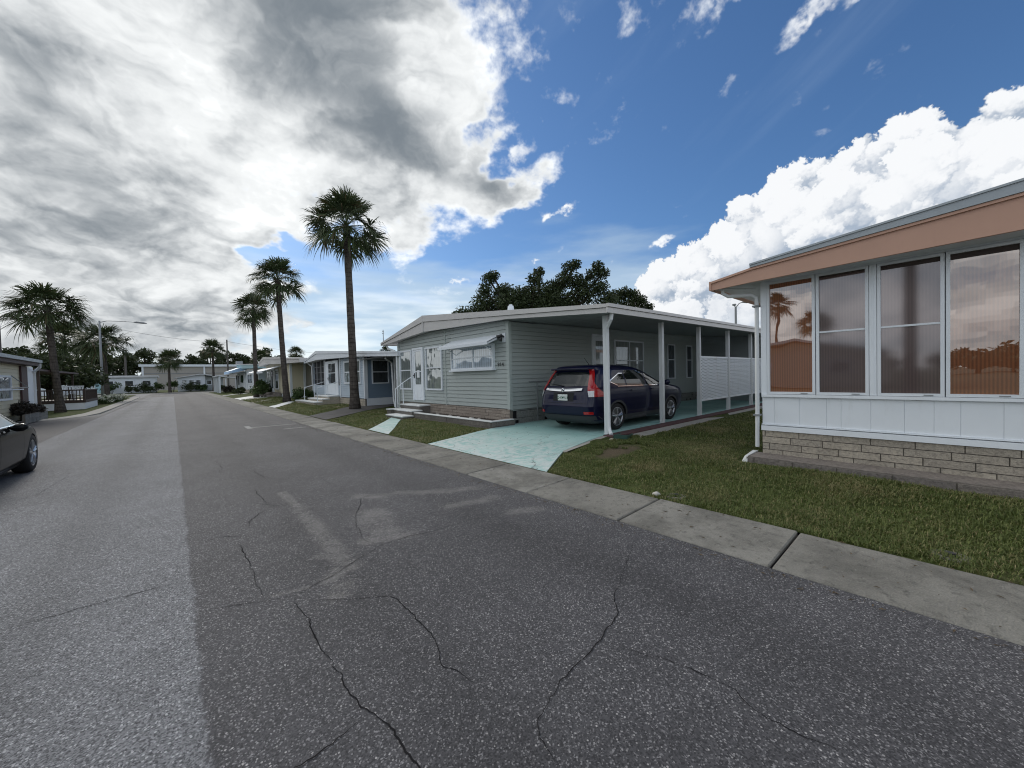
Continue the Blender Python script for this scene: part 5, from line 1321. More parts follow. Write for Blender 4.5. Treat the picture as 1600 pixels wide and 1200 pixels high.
# homes and the long shed across the far end
fa = thing('mobile_home', 'long low white mobile home across the far end of the street', 'mobile home', (-8, 93, .1))
mb = MB(); mb.box(-16, -2.2, 93, 99, .1, 2.75); build('wall', mb, M['white_metal'], fa)
mb = MB(); mb.box(-16.3, -1.9, 92.6, 99.4, 2.75, 2.84); mb.box(-16.3, -1.9, 92.55, 99.4, 2.86, 3.12); build('roof', mb, M['roofwhite'], fa)
FA = Plane('y', 93.0)
for u in (-10.5, -8.0, -5.6, -3.4): window(fa, FA, u - .6, u + .6, 1.2, 2.3, 'darkglass', fw=.12)
mb = MB(); mb.pbox(FA, -9.6, -8.95, .3, 2.3, 0, .06); build('door', mb, M['aqua'], fa)
mb = MB(); mb.box(-12.5, -10.5, 90.6, 93, 2.5, 2.6); build('porch_roof', mb, M['aqua'], fa)
fb_ = thing('mobile_home', 'white gabled mobile home with a screened carport across the far end of the street', 'mobile home', (4, 92, .1))
FB = Plane('y', 92.0)
mb = MB(); mb.prism([(.7, .1), (4.6, .1), (4.6, 3.0), (3.9, 3.1), (.7, 2.5)], 'y', 92, 99); build('wall', mb, M['white_metal'], fb_)
mb = MB(); mb.prism([(4.6, .1), (7.3, .1), (7.3, 2.4), (4.6, 2.9)], 'y', 92.6, 99); build('porch_wall', mb, M['greywall'], fb_)
mb = MB(); mb.prism([(.2, 2.45), (3.9, 3.12), (7.9, 2.5), (9.5, 2.36), (9.5, 2.5), (7.9, 2.66), (3.9, 3.3), (.2, 2.6)], 'y', 91.4, 99.3); build('roof', mb, M['roofwhite'], fb_)
for u in (1.6, 2.6, 3.6): window(fb_, FB, u - .4, u + .4, 1.3, 2.2, 'darkglass', fw=.1)
for u in (5.2, 6.2): window(fb_, Plane('y', 92.6), u - .42, u + .42, 1.2, 2.1, 'darkglass', fw=.1)
mb = MB(); mb.box(7.6, 7.75, 91.8, 92, .1, 2.5); mb.box(9.2, 9.35, 91.8, 92, .1, 2.4); build('post', mb, M['white'], fb_)
gb_ = thing('storage_building', 'long beige metal-sided storage building behind the far mobile homes', 'building', (8, 126, 0))
M['beige'] = mat('beige_metal_sheet', (.37, .345, .31), .6, .06, .4)
mb = MB(); mb.box(-5.4, 46, 126, 150, .0, 5.75); build('wall', mb, M['beige'], gb_)
mb = MB(); mb.box(-5.9, 46.3, 125.5, 150.3, 5.75, 6.3); build('roof_edge', mb, M['white_metal'], gb_)
mb = MB(); mb.box(-5.5, 46, 125.9, 126, 4.05, 4.2); build('wall_band', mb, M['galv'], gb_)
for x in (-5.4, 6.0, 14.5, 22.5):
    mb = MB(); mb.box(x, x + .35, 125.7, 126, 0, 5.75); build('downspout', mb, M['white_metal'], gb_)
mb = MB(); mb.box(13.2, 14.6, 128, 130, 6.3, 7.3); build('roof_unit', mb, M['galv'], gb_)

# the cream home on the left with a wooden deck
lh = thing('mobile_home', 'cream mobile home with dark maroon trim at the left edge behind the parked saloon', 'mobile home', (-5, 27, .05))
LXp = Plane('x', -5.0, +1)
mb = MB(); siding(mb, LXp, 15, 28.7, .35, 2.5, .16); mb.box(-15, -5.03, 15, 28.7, .1, 2.48); build('wall', mb, M['cream_siding'], lh)
mb = MB(); mb.pbox(LXp, 26.7, 27.6, .1, 2.45, .02, .08); build('brown_panel', mb, M['maroon'], lh)
mb = MB(); mb.pbox(LXp, 27.6, 28.72, .3, 2.45, .02, .05); build('corner_trim', mb, M['white'], lh)
mb = MB(); mb.box(-15, -4.62, 14.5, 27.8, 2.48, 2.62); build('soffit', mb, M['maroon'], lh)
mb = MB(); mb.box(-15, -4.52, 14.4, 27.95, 2.62, 2.75); build('roof', mb, M['greymetal'], lh)
downspout(lh, [(-4.6, 27.9, 2.60), (-4.62, 28.0, 2.42), (-4.9, 28.7, 2.25), (-4.93, 28.8, 2.1), (-4.93, 28.8, .2), (-4.8, 28.6, .08)], .055)
window(lh, LXp, 23.2, 25.4, 1.0, 2.0, 'darkglass', mz=(1.45,), fw=.08)
mb = MB(); mb.tube([(-4.93, 25.3, 2.0), (-4.55, 25.55, 1.5), (-4.55, 23.1, 1.5), (-4.93, 23.1, 2.0)], .02, 6); build('window_awning_frame', mb, M['galv'], lh)
mb = MB(); mb.pbox(LXp, 22.6, 26.9, 1.40, 1.45, .02, .09); build('window_rail', mb, M['white'], lh)
t = thing('block_planter', 'low grey block planter with dark shrubs under the maroon panel of the left cream home', 'planter', (-4.7, 26.5, .05))
mb = MB(); courses(mb, Plane('x', -4.5, +1), 24.5, 28.2, .02, .40, .18, .4); mb.box(-5, -4.5, 28.1, 28.2, .02, .40); build('wall', mb, [M['greyblock'], M['mortar']], t)
dk = thing('wooden_deck', 'dark-railed wooden deck with white skirting beside the left palm', 'deck', (-5.3, 37.5, .05))
mb = MB(); mb.box(-6.5, -4.22, 36.5, 42, .45, .62); build('platform', mb, M['dkbrown'], dk)
mb = MB(); mb.box(-6.5, -4.25, 36.53, 42, .03, .45); build('skirting', mb, M['white'], dk)
mb = MB(); mb.box(-6.5, -4.2, 36.5, 36.58, 1.22, 1.30); mb.box(-4.28, -4.2, 36.5, 42, 1.22, 1.30); mb.box(-6.5, -4.2, 36.52, 36.56, .70, .75)
for k in range(16): mb.box(-6.5 + k * .145, -6.46 + k * .145, 36.52, 36.56, .62, 1.22)
for k in range(20): mb.box(-4.26, -4.22, 36.8 + k * .26, 36.84 + k * .26, .62, 1.22)
for x in (-6.5, -5.3, -4.3): mb.box(x, x + .1, 36.48, 36.58, .45, 1.34)
build('railing', mb, M['dkbrown'], dk)
mb = MB(); mb.hexa([(x, y, z) for z in (2.35, 2.45) for x, y in ((-7.6, 31), (-5.2, 31), (-5.0, 41), (-7.6, 41))]); build('roof', mb, M['maroon'], dk)
for y in (31.4, 40.5):
    mb = MB(); mb.box(-5.3, -5.2, y, y + .1, .1, 2.35); build('post', mb, M['dkbrown'], dk)
def chair(x, y, rz, label):
    t = thing('plastic_chair', label, 'chair', (x, y, .62), 'white plastic chairs on the wooden deck'); t.rotation_euler = (0, 0, rz)
    mb = MB(); mb.box(-.24, .24, -.22, .22, .38, .42); cpart('seat', mb, M['white'], t)
    mb = MB()
    for k in range(4): mb.box(-.23 + k * .125, -.15 + k * .125, .20, .24, .42, .88)
    mb.box(-.24, .24, .20, .245, .84, .92); cpart('backrest', mb, M['white'], t)
    for sx in (-.22, .19):
        for sy in (-.2, .19):
            mb = MB(); mb.box(sx, sx + .035, sy, sy + .035, 0, .38); cpart('leg', mb, M['white'], t)
chair(-5.0, 37.4, .3, 'white plastic chair on the deck close behind the palm trunk'); chair(-4.65, 37.3, -.2, 'white plastic chair on the deck nearest the corner railing')
# house across the street, seen in the amber window
oh = thing('mobile_home', 'pale gabled mobile home across the street, mirrored in the amber windows', 'mobile home', (-26, 7, 0))
mb = MB(); mb.prism([(3.5, .0), (13, .0), (13, 2.7), (8.2, 3.7), (3.5, 2.7)], 'x', -36, -25); build('wall', mb, M['tan_siding'], oh)
mb = MB(); mb.prism([(2.9, 2.65), (8.2, 3.8), (13.6, 2.65), (13.6, 2.8), (8.2, 4.0), (2.9, 2.8)], 'x', -36.5, -24.4); build('roof', mb, M['roofwhite'], oh)
for u in (5.5, 10.8): window(oh, Plane('x', -25.0, +1), u - .7, u + .7, 1.1, 2.1, 'darkglass', fw=.08)
oh2 = thing('mobile_home', 'second pale mobile home across the street beyond the gabled one', 'mobile home', (-26, -8, 0))
mb = MB(); mb.box(-36, -25.5, -24, -9, 0, 2.5); build('wall', mb, M['tan_siding'], oh2)
mb = MB(); mb.box(-36.4, -24.9, -24.5, -8.5, 2.5, 2.7); build('roof', mb, M['roofwhite'], oh2)
# ------------------------------------------------------------------ palms, trees, shrubs, grass
def leaf_mat(name, a, b_, dead=None, dk=.0, trans=.25, patch=False):
    m_, q, b, out = new_mat(name); p = q.pos()
    oi = S(q.nt, q.node('ShaderNodeNewGeometry').outputs['Random Per Island'])
    n = q.noise(p, 1.7, 3, .6)
    c = q.mix((oi * .7 + n * .6 - .15).clamp(), a, b_)
    if patch: c = q.mix((q.noise(p, .9, 5, .6) + oi * .25).ss(.62, .84) * .7, c, dead)
    if dead is not None: c = q.mix(oi.gt(.93) * .8, c, dead)
    q.link(c, b.inputs['Base Color']); b.inputs['Roughness'].default_value = .55; b.inputs['Specular IOR Level'].default_value = .3
    tr = q.node('ShaderNodeBsdfTranslucent'); q.link(c, tr.inputs['Color'])
    mx = q.node('ShaderNodeMixShader'); mx.inputs[0].default_value = trans
    q.nt.links.new(b.outputs[0], mx.inputs[1]); q.nt.links.new(tr.outputs[0], mx.inputs[2]); q.nt.links.new(mx.outputs[0], out.inputs[0])
    return m_
M['palmleaf'] = leaf_mat('palm_frond', (.032, .052, .019), (.078, .104, .040), (.12, .085, .045), trans=.18)
M['oakleaf'] = leaf_mat('oak_leaf', (.020, .033, .013), (.058, .078, .028), trans=.2)
M['treeleaf'] = leaf_mat('tree_leaf', (.022, .034, .013), (.058, .074, .028), trans=.2)
M['bushleaf'] = leaf_mat('bush_leaf', (.028, .055, .016), (.075, .115, .035), trans=.25)
M['darkbush'] = leaf_mat('dark_bush_leaf', (.022, .020, .016), (.055, .045, .036), trans=.1)
M['grassblade'] = leaf_mat('grass_blade', (.056, .088, .017), (.185, .215, .068), (.32, .265, .14), trans=.25, patch=True)
M['whiteflower'] = leaf_mat('white_flower', (.5, .52, .42), (.68, .68, .58))
def bark(name, col, ring=True):
    m_, q, b, out = new_mat(name); p = q.pos(); x, y, z = q.xyz(p)
    n = q.noise(p, 5, 6, .65); v = q.noise(q.vm('MULTIPLY', p, (26, 26, 3.0)), 1, 5, .6)
    c = q.mul(q.mix(n.ss(.3, .7), [k * .55 for k in col], col), v * 1.1 + .45)
    h = v
    if ring:
        rg = ((z + n * .12) * 5.5).frac(); c = q.mul(c, rg.ss(0, .16, .55, 1.0)); h = v + rg.ss(0, .2) * .6
    q.link(c, b.inputs['Base Color']); b.inputs['Roughness'].default_value = .95; b.inputs['Specular IOR Level'].default_value = .1
    q.link(q.bump(h, .8, .03), b.inputs['Normal']); return m_
M['palmbark'] = bark('palm_trunk_bark', (.115, .10, .088)); M['oakbark'] = bark('oak_bark', (.075, .062, .05), False)

def palm_crown(seed, rad, nf=46, leaflets=30, flat=1.0, w=.031, boots=True):
    """A cabbage palm head: each frond a stalk and a drooping fan of narrow leaflets. Local, centred on the bud."""
    rn = random.Random(seed); mb = MB()
    for f in range(nf):
        t = (f + .5) / nf
        elev = R(86) - R(122) * (t ** .88) + rn.gauss(0, R(8)); az = f * 2.39996 + rn.gauss(0, .22)
        dirv = Vector((math.cos(az) * math.cos(elev), math.sin(az) * math.cos(elev), math.sin(elev) * flat))
        L = rad * rn.uniform(.40, .62); droop = .10 + .26 * t
        pts = []
        for k in range(5):
            u = k / 4; p = dirv * (L * u); p.z -= droop * L * u * u * .55; pts.append(p)
        mb.tube(pts, [.022, .019, .016, .013, .010], 4, cap=False)
        base = pts[-1]; axis = (pts[-1] - pts[-2]).normalized()
        side = axis.cross(Vector((0, 0, 1)))
        side = side.normalized() if side.length > .05 else Vector((math.cos(az + 1.57), math.sin(az + 1.57), 0))
        side = (side + Vector((0, 0, rn.gauss(0, .28)))).normalized(); nrm = side.cross(axis).normalized()
        FL = rad * rn.uniform(.48, .62)
        tw = rn.gauss(0, .25)
        for l in range(leaflets):
            u = l / (leaflets - 1) * 2 - 1; an = u * R(112) + rn.gauss(0, .04)
            d0 = (axis * math.cos(an) + (side * math.cos(tw) + nrm * math.sin(tw)) * math.sin(an)).normalized()
            d0 = (d0 + nrm * (.30 * abs(u) ** 1.5 + rn.gauss(0, .07))).normalized()
            ln = FL * (1 - .34 * abs(u) ** 1.6) * rn.uniform(.86, 1.08)
            b0 = base - axis * (.20 * FL * (1 - abs(u))) if abs(u) < .5 else base
            p0, p1 = b0, b0 + d0 * ln * .45
            p1.z -= ln * .03; p2 = p1 + d0 * ln * .33; p2.z -= ln * (.07 + .08 * t) * rn.uniform(.4, 1.5)
            p3 = p2 + d0 * ln * .16; p3.z -= ln * (.13 + .08 * t) * rn.uniform(.5, 1.6)
            s_ = d0.cross(nrm).normalized(); w_ = w * rn.uniform(.8, 1.15)
            sag = nrm * .0
            mb.add([p0 - s_ * w_ * .35, p0 + s_ * w_ * .35, p1 + s_ * w_, p1 - s_ * w_, p2 + s_ * w_ * .62, p2 - s_ * w_ * .62, p3], [(0, 1, 2, 3), (3, 2, 4, 5), (5, 4, 6)])
    return mb
def palm_trunk(h, r0, r1, lean, bend=.0, n=22):
    path, rad = [], []
    for i in range(n + 1):
        t = i / n; k = t + bend * math.sin(PI * t)
        path.append((lean[0] * k, lean[1] * k, h * t))
        rad.append((r0 + (r1 - r0) * min(1, t * 1.3)) * (1 + .55 * math.exp(-t * h / .45)) * (1 + .035 * math.sin(i * 2.7)))
    path[0] = (0, 0, -.15)
    mb = MB(); mb.tube(path, rad, 16); return mb
_crowns = {}
def palm(x, y, z0, h, rad, label, lean=(0, 0), r0=.17, r1=.135, seed=1, key=None, flat=1.0, rot=0.0, bend=0.0, group='cabbage palms along the street', **kw):
    t = thing('palm_tree', label, 'palm tree', (x, y, z0), group)
    tr = cpart('trunk', palm_trunk(h, r0, r1, lean, bend), M['palmbark'], t, smooth=True)
    key = key or (seed, round(rad, 2), flat)
    if key not in _crowns:
        c = cpart('crown', palm_crown(seed, rad, flat=flat, **kw), M['palmleaf'], t, recalc=False); _crowns[key] = (c, rad)
    else:
        src, r_ = _crowns[key]; c = src.copy(); COL.objects.link(c); c.parent = t; c.scale = (rad / r_,) * 3
    c.location = (lean[0], lean[1], h); c.rotation_euler = (0, 0, rot)
    mb = MB(); rn = random.Random(seed)      # old leaf bases under the head
    for k in range(12):
        a = k * 2.4; zz = h - .12 - .04 * k
        b0 = Vector((lean[0] + math.cos(a) * r1 * .8, lean[1] + math.sin(a) * r1 * .8, zz)); mb.tube([b0, b0 + Vector((math.cos(a) * .12, math.sin(a) * .12, .22))], [.035, .015], 5)
    cpart('leaf_bases', mb, M['palmbark'], t)
    return t
palm(6.42, 18.5, .08, 8.6, 2.15, 'tallest palm on the lawn in front of the slate-blue home', lean=(-.10, .10), seed=1, r0=.19, r1=.15)
palm(5.84, 30.0, .08, 8.35, 2.05, 'palm on the lawn in front of the cream home, second along the kerb', lean=(-.25, .25), seed=2, r0=.19, r1=.15, bend=.08)
palm(5.76, 42.2, .08, 8.15, 2.0, 'palm in front of the home with aqua roof edge, third along the kerb', lean=(.05, .3), seed=3, r0=.18, r1=.15)
palm(-4.85, 33.6, .05, 5.95, 2.2, 'broad-headed leaning palm in front of the wooden deck', lean=(-.32, .0), seed=4, flat=.72, nf=44, leaflets=28, r0=.17, r1=.14, bend=.06)
palm(-5.05, 56.5, .05, 6.0, 3.0, 'palm with a dark trunk right beside the grey street lamp', lean=(-.15, 0), seed=4, key=(4, 2.2, .72), flat=.62, r0=.26, r1=.22, rot=2.0)
palm(-9.0, 68, .05, 6.9, 2.9, 'palm with a thin bare trunk behind the dark leafy tree', lean=(-.3, 0), seed=2, key=(2, 2.05, 1.0), r0=.17, r1=.15, rot=1.0)
palm(-.4, 89.5, .05, 5.6, 2.5, 'far palm in front of the beige building with no home right behind it', seed=3, key=(3, 1.95, 1.0), r0=.2, r1=.17, rot=.7)
palm(5.6, 88, .05, 7.4, 2.7, 'far palm in front of the white gabled home', seed=1, key=(1, 2.15, 1.0), r0=.2, r1=.16, rot=2.2)
palm(16.5, 112, .0, 7.6, 3.0, 'far palm head showing above the white home with sky-blue awning', seed=4, key=(4, 2.2, .72), r0=.2, r1=.16, rot=.3)
palm(18.2, 84, .0, 6.8, 2.0, 'small far palm head showing above the roof of the cream home', seed=3, key=(3, 1.95, 1.0), r0=.2, r1=.16, rot=2.9)
palm(28.5, 66, .0, 6.4, 1.3, 'tiny palm head above the roof of the slate-blue home', seed=2, key=(2, 2.05, 1.0), r0=.14, r1=.12, rot=1.9)
palm(-44, 14.2, .0, 9.6, 2.2, 'palm far across the street, mirrored highest in the leftmost amber window', seed=2, key=(2, 2.05, 1.0), rot=1.2)
palm(-40, 9.6, .0, 6.6, 2.2, 'lower palm across the street, mirrored between the first two windows', seed=4, key=(4, 2.2, .72), rot=2.5)
palm(-7.0, .9, .0, 8.2, 2.1, 'palm across the street whose trunk is mirrored in the third window', seed=3, key=(3, 1.95, 1.0), rot=.5, r0=.2, r1=.17)

def leaf_cloud(seed, blobs_, n, size, flat=.8, gap=.0):
    """leaf clusters spread through a set of ellipsoid clumps; most sit near the clump surface"""
    rn = random.Random(seed); mb = MB(); tot = sum(b_[3] ** 2 for b_ in blobs_)
    for (cx, cy, cz, r_) in blobs_:
        k = int(n * r_ * r_ / tot)
        for _ in range(k):
            d_ = Vector((rn.gauss(0, 1), rn.gauss(0, 1), rn.gauss(0, 1))).normalized(); rr = r_ * (rn.random() ** .42) * rn.uniform(.86, 1.16)
            p = Vector((cx, cy, cz)) + Vector((d_.x * rr, d_.y * rr, d_.z * rr * flat))
            a = Vector((rn.gauss(0, 1), rn.gauss(0, 1), rn.gauss(0, .7))).normalized(); b_ = a.cross(Vector((rn.gauss(0, 1), rn.gauss(0, 1), rn.gauss(0, 1)))).normalized(); s_ = size * rn.uniform(.6, 1.3)
            mb.add([p - a * s_, p + b_ * s_ * .42, p + a * s_, p - b_ * s_ * .42], [(0, 1, 2, 3)])
    return mb
def tree(name, label, cat, base, clumps, n, size, leaf, trunk_h, tr=.25, seed=1, group=None, flat=.8):
    t = thing(name, label, cat, base, group)
    mb = MB(); rn = random.Random(seed)
    top = Vector((0, 0, trunk_h)); mb.tube([(0, 0, -.2), (.05, .03, trunk_h * .5), top], [tr * 1.3, tr, tr * .8], 9)
    for (cx, cy, cz, r_) in clumps:
        mid = top.lerp(Vector((cx, cy, cz)), .5) + Vector((rn.gauss(0, .12), rn.gauss(0, .12), r_ * .1)); mb.tube([top - Vector((0, 0, trunk_h * .15)), mid, (cx, cy, cz), (cx + rn.gauss(0, r_ * .4), cy + rn.gauss(0, r_ * .4), cz + r_ * .55)], [tr * .55, tr * .34, tr * .16, tr * .05], 6)
    cpart('trunk', mb, M['oakbark'], t, smooth=True)
    cpart('crown', leaf_cloud(seed, clumps, n, size, flat), M[leaf], t, recalc=False)
    return t
def clumpset(seed, R_, H, n, r0, r1, ax=1.0, dome=1.0):
    rn = random.Random(seed); o = []
    for _ in range(n):
        a = rn.uniform(0, 2 * PI); q_ = math.sqrt(rn.random()); z = H * (.35 + .65 * math.sqrt(max(0, 1 - (q_ * .95) ** 2)) * rn.uniform(.45, 1.0)) if dome else H * rn.random()
        o.append((math.cos(a) * q_ * R_ * ax, math.sin(a) * q_ * R_, z, rn.uniform(r0, r1)))
    return o
# the big live oak behind the green home: clumps follow its ragged skyline
def ok(px_r, zz, r_, off=0.0):           # px_r: sideways position across the crown, metres
    d_ = Vector((.66, -.75, 0)); f = Vector((.75, .66, 0)); p = d_ * px_r + f * off; return (p.x, p.y, zz, r_)
cl = [ok(-8.6, 7.9, 1.0), ok(-7.4, 8.5, 1.2), ok(-6.2, 8.6, 1.3, 1), ok(-5.2, 9.6, 1.3), ok(-4.9, 11.0, .9), ok(-4.4, 12.2, .8), ok(-3.9, 12.5, .7), ok(-3.4, 10.0, 1.4, 1), ok(-2.6, 10.9, 1.0), ok(-2.0, 9.4, 1.5, -1), ok(-.9, 10.3, 1.2), ok(.3, 10.6, 1.2, 1), ok(.8, 11.9, .9), ok(1.3, 12.7, .6), ok(1.8, 10.3, 1.4), ok(2.9, 11.0, 1.0), ok(3.4, 9.4, 1.5, -1), ok(4.0, 11.6, 1.0), ok(4.6, 12.9, .8), ok(5.3, 13.2, .6), ok(5.4, 11.4, 1.1), ok(6.2, 10.2, 1.4), ok(7.0, 12.0, .8), ok(7.6, 12.8, .7), ok(8.2, 12.1, .7), ok(7.8, 10.7, 1.0), ok(8.6, 9.3, 1.2), ok(-6.5, 7.0, 1.8, 1), ok(-3.5, 7.4, 2.2, 1), ok(0, 7.6, 2.4, 1), ok(3.5, 7.6, 2.2, 1), ok(7, 7.6, 2.0, 1)]
tree('oak_tree', 'wide dark live oak rising behind the roof of the grey-green home', 'tree', (27.6, 28.4, -.6), [(a * .92, b * .92, c, d) for a, b, c, d in cl] + [ok(-1.5, 8.4, 1.9, 1.5), ok(1.5, 8.8, 1.9, 1.5), ok(-.2, 9.4, 1.5, 0), ok(4.5, 9.0, 1.8, 1.5), ok(-4.5, 8.6, 1.7, 1.5), ok(2.2, 9.0, 1.5, -1), ok(-7.9, 7.3, 1.4)], 44000, .16, 'oakleaf', 5.0, .5, 3, flat=.85)
cl = [ok(-1.9, 9.3, 1.0), ok(-.9, 10.6, 1.0), ok(.2, 11.0, .9), ok(1.2, 10.7, .9), ok(2.0, 10.0, .9), ok(2.8, 9.2, .8), ok(.6, 9.2, 1.5), ok(-.6, 8, 1.8), ok(1.6, 7.6, 1.8)]
tree('oak_tree', 'smaller oak crown behind the carport roof, right of the wide live oak', 'tree', (40.5, 25.6, 0), cl, 9000, .17, 'oakleaf', 5.0, .35, 5, flat=.85)
tree('oak_tree', 'dark tree whose leaf tips show above the salmon roof at the right edge', 'tree', (34, -4.4, 0), [(0, 0, 12.4, 1.3), (-1, -1, 11, 1.6), (1, -1.6, 10.6, 1.8)], 3500, .22, 'oakleaf', 8, .4, 6)
# left: bushy dark tree behind the deck and the trees beyond
tree('broadleaf_tree', 'dark bushy tree overhanging the wooden deck', 'tree', (-7.2, 46, 0), clumpset(3, 2.7, 3.6, 18, .7, 1.1, 1.2), 9000, .16, 'treeleaf', 1.6, .2, 8)
tree('broadleaf_tree', 'broad dark tree behind the roof of the left cream home', 'tree', (-14.5, 62, 0), clumpset(4, 4.5, 4.6, 16, .9, 1.5, 1.2), 6000, .24, 'treeleaf', 2.5, .3, 9)
tree('broadleaf_tree', 'reddish dark tree between the two palms beyond the deck', 'tree', (-8.8, 60, 0), clumpset(7, 2.6, 4.3, 14, .7, 1.1), 5000, .2, 'treeleaf', 2.0, .2, 10)
proto = None
rn = random.Random(77)
for i, (x, y, s_) in enumerate(((-23, 118, 1.05), (-18, 126, .95), (-13.5, 122, 1.1), (-9.5, 130, 1.0), (-6.0, 160, 1.05), (0, 162, 1.1), (4.5, 158, 1.0), (9.5, 164, 1.15), (14, 160, 1.05), (19, 163, 1.1), (24.5, 160, 1.15), (30, 165, 1.0), (36, 162, 1.1), (-29, 124, 1.1), (-36, 120, 1.0), (42, 160, 1.1))):
    if i < 3:
        o = tree('pine_tree', 'x', 'tree', (x, y, 0), clumpset(20 + i, 2.9, 8.2, 15, .8, 1.5, 1.0) + [(rn.uniform(-3, 3), rn.uniform(-2, 2), rn.uniform(1.2, 3.2), 1.7) for _ in range(7)], 4600, .34, 'treeleaf', 4.5, .22, 20 + i, 'tall trees along the far skyline')
        proto = (proto or []) + [o]
    else:
        o = copy_thing(proto[i % 3]); o.location = (x, y, 0); o.rotation_euler = (0, 0, i * 1.7)
    o.scale = (s_ * 1.15, s_ * 1.15, s_ * (1.12 if y < 140 else 1.30))
    o['label'] = 'tall dark tree in the row behind the long low white home' if y < 140 else 'tall dark tree in the row behind the beige storage building'
for i, (x, y, s_) in enumerate(((-19, 30, 1.1), (-25, 40, 1.2), (-30, 24, 1.2), (-17, 21, .8))):
    o = tree('broadleaf_tree', 'x', 'tree', (x, y, 0), clumpset(70, 4.6, 8.0, 24, 1.2, 2.1), 9000, .30, 'treeleaf', 3.0, .3, 61, 'trees mirrored in the windows') if i == 0 else copy_thing(big)
    if i == 0: big = o
    o.location = (x, y, 0); o.rotation_euler = (0, 0, i * 2.1); o.scale = (s_,) * 3
    o['label'] = 'tall leafy tree beyond the bay, mirrored in the windows of the grey-green home'
low = None
for i, (x, y, s_) in enumerate(((-95, -14, 1.0), (-100, -4, .8), (-98, -30, 1.2), (-92, -22, 1.0), (-96, 12, .7), (-100, 30, .9), (-99, -42, 1.1), (-94, 44, .8), (-97, -8, .6), (-101, -18, .9))):
    if low is None: low = o = tree('broadleaf_tree', 'x', 'tree', (x, y, 0), clumpset(60, 6.0, 5.2, 26, 1.2, 2.2), 4000, .45, 'treeleaf', 1.5, .3, 60, None)
    else: o = copy_thing(low); o.location = (x, y, 0); o.rotation_euler = (0, 0, i)
    o.scale = (s_ * 1.3, s_ * 1.3, s_)
    o['label'] = 'low spreading tree far across the street, mirrored in the amber windows'; o['group'] = 'trees mirrored in the windows'

def shrub(name, label, x, y, z, r_, h, n=900, leaf='bushleaf', size=.07, seed=1, group=None, cat='shrub'):
    t = thing(name, label, cat, (x, y, z), group)
    cl = [(a_, b_, c_ * .9 - .16 * h, d_) for a_, b_, c_, d_ in clumpset(seed, r_ * .7, h, 9, r_ * .3, r_ * .5)]
    cpart('foliage', leaf_cloud(seed, cl, n, size, .9), M[leaf], t, recalc=False)
    mb = MB()
    for c_ in cl[:5]: mb.tube([(0, 0, -.05), (c_[0] * .5, c_[1] * .5, c_[2] * .5), (c_[0], c_[1], c_[2])], [.025, .018, .008], 5)
    cpart('stem', mb, M['oakbark'], t); return t
shrub('shrub', 'round dark green shrub beside the porch steps of the slate-blue home', 6.75, 29.2, .08, .75, 1.15, 1500, 'bushleaf', .08, 2)
shrub('shrub', 'bright leafy shrub behind the green railing of the cream home', 6.1, 41.5, .08, 1.0, 1.9, 1600, 'bushleaf', .10, 3)
shrub('shrub', 'tall leafy shrub between the third palm and the green railing', 6.6, 44.5, .08, 1.0, 1.5, 1200, 'bushleaf', .10, 4)
shrub('shrub', 'dark purplish shrub in the block planter behind the parked saloon', -4.75, 25.6, .36, .55, .55, 1300, 'darkbush', .06, 5)
shrub('shrub', 'dark purplish shrub in the block planter nearest the maroon panel', -4.75, 26.9, .36, .45, .45, 900, 'darkbush', .06, 6)
for i, (x, y, r_, h, lb) in enumerate(((-7.6, 91.5, 1.3, 2.4, 'tall shrub under the aqua porch of the long low home'), (-3.9, 91.4, 1.5, 2.0, 'broad dark shrub in front of the long low white home'), (-2.2, 91.2, 1.2, 2.3, 'dark shrub at the end of the long low white home'), (-5.2, 91.6, 1.0, 1.7, 'smaller shrub between the windows of the long low home'), (.1, 91.0, 1.0, 2.7, 'upright shrub left of the white gabled home'), (2.4, 90.6, 1.4, 2.1, 'spiky shrub in front of the white gabled home'), (4.0, 90.6, 1.2, 1.7, 'low shrub below the porch of the white gabled home'), (6.6, 90.4, 1.1, 1.3, 'low hedge-like shrub beside the screened carport'))):
    shrub('shrub', lb, x, y, .05, r_, h, 900, 'treeleaf' if i % 2 else 'bushleaf', .14, 30 + i, 'shrubs along the far end of the street')
shrub('shrub', 'dark clipped shrub beside the porch posts of the white home', 6.0, 69, .05, 1.0, 1.2, 700, 'darkbush', .12, 41)
shrub('shrub', 'small dark shrub by the steps of the home with the wreath', 6.4, 60, .05, .8, 1.0, 600, 'treeleaf', .12, 42)
shrub('shrub', 'low potted-looking shrub on the path of the home with the wreath', 5.9, 55.5, .05, .5, .9, 500, 'treeleaf', .1, 43)
for i, (x, y) in enumerate(((-4.3, 44.5), (-4.0, 47.0), (-4.2, 49.5), (-3.8, 50.5))):
    t = shrub('flower_bush', 'low bush with white flowers on the left kerb corner by the street lamp', x, y, .03, .75, .6, 500, 'bushleaf', .08, 50 + i, 'white flower bushes on the left corner', 'flower bush')
    cl_ = clumpset(50 + i, .6, .65, 7, .18, .3)
    cpart('blossom', leaf_cloud(90 + i, cl_, 170, .10, .8), M['whiteflower'], t, recalc=False)

